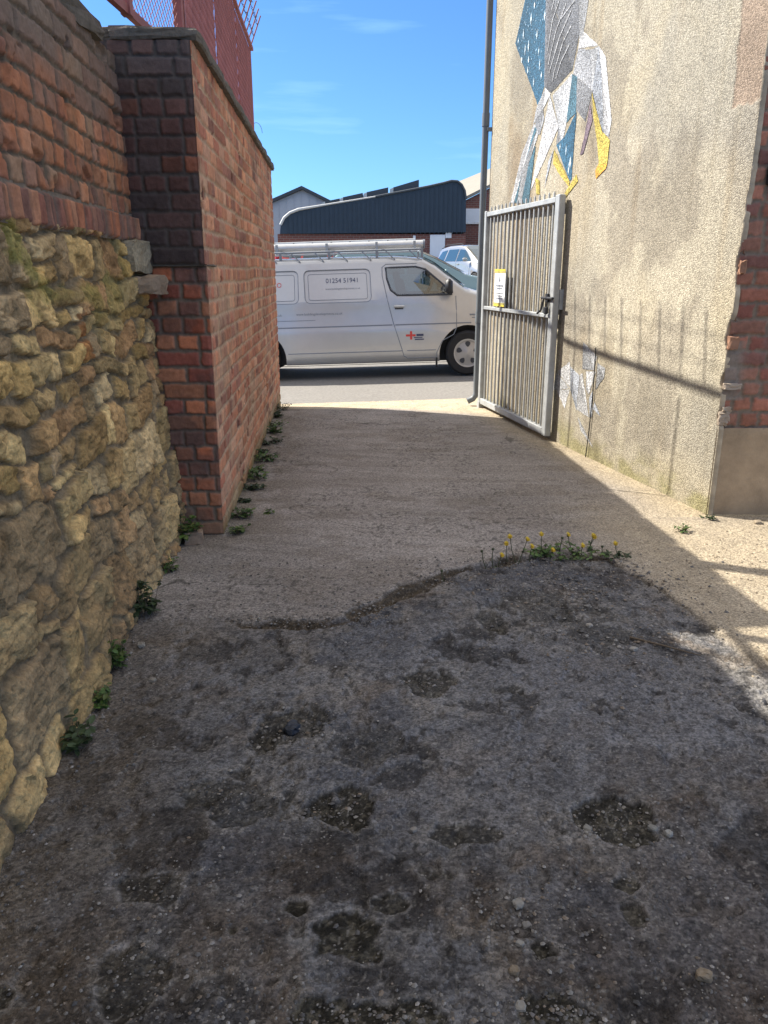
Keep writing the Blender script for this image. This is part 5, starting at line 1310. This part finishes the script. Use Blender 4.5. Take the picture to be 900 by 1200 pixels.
b = MB(); b.box(((xb0 + xb1) / 2, YB + 4.7, (zb1 + 2.2) / 2), (xb1 - xb0, 9, zb1 - 2.2 - .01)); b.build('brick_base', MT['farbrick'], uh)
def fpanel(name, u0, v0, u1, v1, yd, mat, par, th=.12):
    A, B_ = wpx(u0, v0, yd), wpx(u1, v1, yd); b = MB(); b.box(((A[0] + B_[0]) / 2, yd + .0, (A[1] + B_[1]) / 2), (abs(B_[0] - A[0]), th, abs(A[1] - B_[1])), bev=.02); return b.build(name, mat, par)
fpanel('door', 504, 275, 521, 303, YB + .17, MT['panel'], uh); fpanel('wall_sign', 522, 272.5, 529, 279, YB + .17, MT['panel'], uh); fpanel('window', 484, 276, 487, 286, YB + .17, MT['panel'], uh)
# grey gabled shed at the back left
YS = 78.0
gs_ = empty('gabled_shed', (wpx(354, 222, YS)[0], YS, zg(YS)), 'pale grey gabled shed showing behind the clad unit', 'building')
g5 = [wpx(u, v, YS) for u, v in ((296, 248), (354, 222.5), (402, 246.5))]
b = MB(); b.prism([(g5[0][0], 2.0), (g5[2][0], 2.0), g5[2], g5[1], g5[0]], lambda a, c: (a, YS, c), (0, 20, 0)); b.build('wall', MT['shed'], gs_)
for (A, B_) in ((g5[0], g5[1]), (g5[1], g5[2])):
    b = MB(); b.prism([(A[0], A[1] + .02), (B_[0], B_[1] + .02), (B_[0], B_[1] + .32), (A[0], A[1] + .32)], lambda a, c: (a, YS - .4, c), (0, 20.8, 0)); b.build('roof', MT['dkroof'], gs_)
for i in range(12):
    x = g5[0][0] + (g5[2][0] - g5[0][0]) * (i + .5) / 12; b = MB(); zt = float(np.interp(x, [p[0] for p in g5], [p[1] for p in g5])) - .1; b.box((x, YS - .02, (zt + 2) / 2), (.06, .05, zt - 2)); b.build('cladding_rib', MT['shed'], gs_)
# red brick unit on the right
YR = 66.0
rbk = empty('brick_unit', (wpx(575, 250, YR)[0], YR, zg(YR)), 'red brick unit with pale sloping roof and white shutter beside the clad unit', 'building')
q5 = [wpx(u, v, YR) for u, v in ((535, 240), (620, 197), (705, 240))]
b = MB(); b.prism([(q5[0][0], 2.2), (q5[2][0], 2.2), q5[2], q5[1], q5[0]], lambda a, c: (a, YR, c), (0, .4, 0)); b.build('front_wall', MT['farbrick'], rbk)
b = MB(); b.prism([(q5[0][0], 2.2), (q5[2][0], 2.2), (q5[2][0], q5[2][1]), (q5[0][0], q5[0][1])], lambda a, c: (a, YR + .42, c), (0, 18, 0)); b.build('side_wall', MT['farbrick'], rbk)
rr5 = [wpx(u, v, YR + 9) for u, v in ((537, 224), (620, 190), (705, 224))]
for (A, B_, C_, D_) in ((q5[0], q5[1], rr5[1], rr5[0]), (q5[1], q5[2], rr5[2], rr5[1])):
    b = MB(); v0 = [(A[0], YR - .2, A[1] + .02), (B_[0], YR - .2, B_[1] + .02), (C_[0], YR + 18, C_[1] + 1.2), (D_[0], YR + 18, D_[1] + 1.2)]
    b.add(v0 + [(x, y, z + .25) for x, y, z in v0], [(0, 1, 2, 3), (7, 6, 5, 4), (0, 4, 5, 1), (1, 5, 6, 2), (2, 6, 7, 3), (3, 7, 4, 0)]); b.build('roof', MT['tile'], rbk)
w_ = fpanel('shutter', 546, 244.5, 564.5, 261, YR - .05, MT['panel'], rbk); fpanel('shutter_frame', 545, 261.2, 566, 262.6, YR - .06, MT['white'], w_, .2)

# ------------------------------------------------------------------ light, sky, camera
S = Vector((-1.02, .46, 1.0)).normalized()
el = math.asin(S.z)
sun = bpy.data.lights.new('sun', 'SUN'); sun.energy = 3.0; sun.angle = R(.5); sun.color = (1, .945, .85)
so = bpy.data.objects.new('sun', sun); COL.objects.link(so); so.rotation_euler = S.to_track_quat('Z', 'Y').to_euler(); so.location = (-20, 10, 25)
w = bpy.data.worlds.new('World'); sc.world = w; w.use_nodes = True
nt = w.node_tree; N = nt.nodes; Lk = nt.links; bg = N['Background']
sky = N.new('ShaderNodeTexSky'); sky.sky_type = 'NISHITA'; sky.sun_disc = False; sky.sun_elevation = el; sky.sun_rotation = math.atan2(S.x, S.y)
sky.air_density = 1.0; sky.dust_density = .35; sky.ozone_density = 2.2; sky.altitude = 50
# thin cirrus streaks
tc = N.new('ShaderNodeTexCoord'); mp = N.new('ShaderNodeMapping'); mp.inputs['Scale'].default_value = (3.0, 3.0, 26.0); mp.inputs['Rotation'].default_value = (R(3), R(4), 0)
Lk.new(tc.outputs['Generated'], mp.inputs[0]); nz = N.new('ShaderNodeTexNoise'); nz.inputs['Scale'].default_value = 1.3; nz.inputs['Detail'].default_value = 6; Lk.new(mp.outputs[0], nz.inputs['Vector'])
mr = N.new('ShaderNodeMapRange'); mr.inputs['From Min'].default_value = .60; mr.inputs['From Max'].default_value = .80; mr.inputs['To Max'].default_value = .45; Lk.new(nz.outputs['Fac'], mr.inputs['Value'])
mx = N.new('ShaderNodeMix'); mx.data_type = 'RGBA'; Lk.new(mr.outputs[0], mx.inputs['Factor']); Lk.new(sky.outputs[0], mx.inputs['A']); mx.inputs['B'].default_value = (7, 7.4, 8, 1)
sx = N.new('ShaderNodeSeparateXYZ'); Lk.new(tc.outputs['Generated'], sx.inputs[0])
mm = N.new('ShaderNodeMix'); mm.data_type = 'RGBA'; mm.blend_type = 'MULTIPLY'; mm.inputs['Factor'].default_value = 1
Lk.new(mx.outputs['Result'], mm.inputs['A']); mm.inputs['B'].default_value = (.155, .255, .40, 1)
# bright neutral sky added overhead, out of view, to fill the shade
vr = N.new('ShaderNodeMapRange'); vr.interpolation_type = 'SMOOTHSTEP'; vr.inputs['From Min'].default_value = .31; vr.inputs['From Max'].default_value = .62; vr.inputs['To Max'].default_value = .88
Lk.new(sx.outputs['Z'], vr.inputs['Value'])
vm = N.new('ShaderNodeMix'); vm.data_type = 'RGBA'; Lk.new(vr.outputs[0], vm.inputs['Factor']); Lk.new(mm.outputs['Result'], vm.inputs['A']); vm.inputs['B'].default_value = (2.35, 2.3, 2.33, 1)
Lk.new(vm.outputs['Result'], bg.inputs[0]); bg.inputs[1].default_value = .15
cam = bpy.data.cameras.new('camera'); co = bpy.data.objects.new('camera', cam); COL.objects.link(co)
co.location = (0, 0, 1.4); co.rotation_euler = (R(90) - math.atan(280 / 900), 0, 0)
cam.sensor_fit = 'HORIZONTAL'; cam.sensor_width = 36; cam.lens = 36; cam.clip_end = 2000; cam.clip_start = .05
sc.camera = co
sc.view_settings.view_transform = 'Standard'; sc.view_settings.look = 'None'; sc.view_settings.exposure = 1.85; sc.view_settings.gamma = 1; sc.view_settings.use_curve_mapping = False
sc.render.engine = 'CYCLES'; sc.cycles.use_denoising = True
sc.cycles.max_bounces = 8; sc.cycles.diffuse_bounces = 5; sc.cycles.transparent_max_bounces = 12
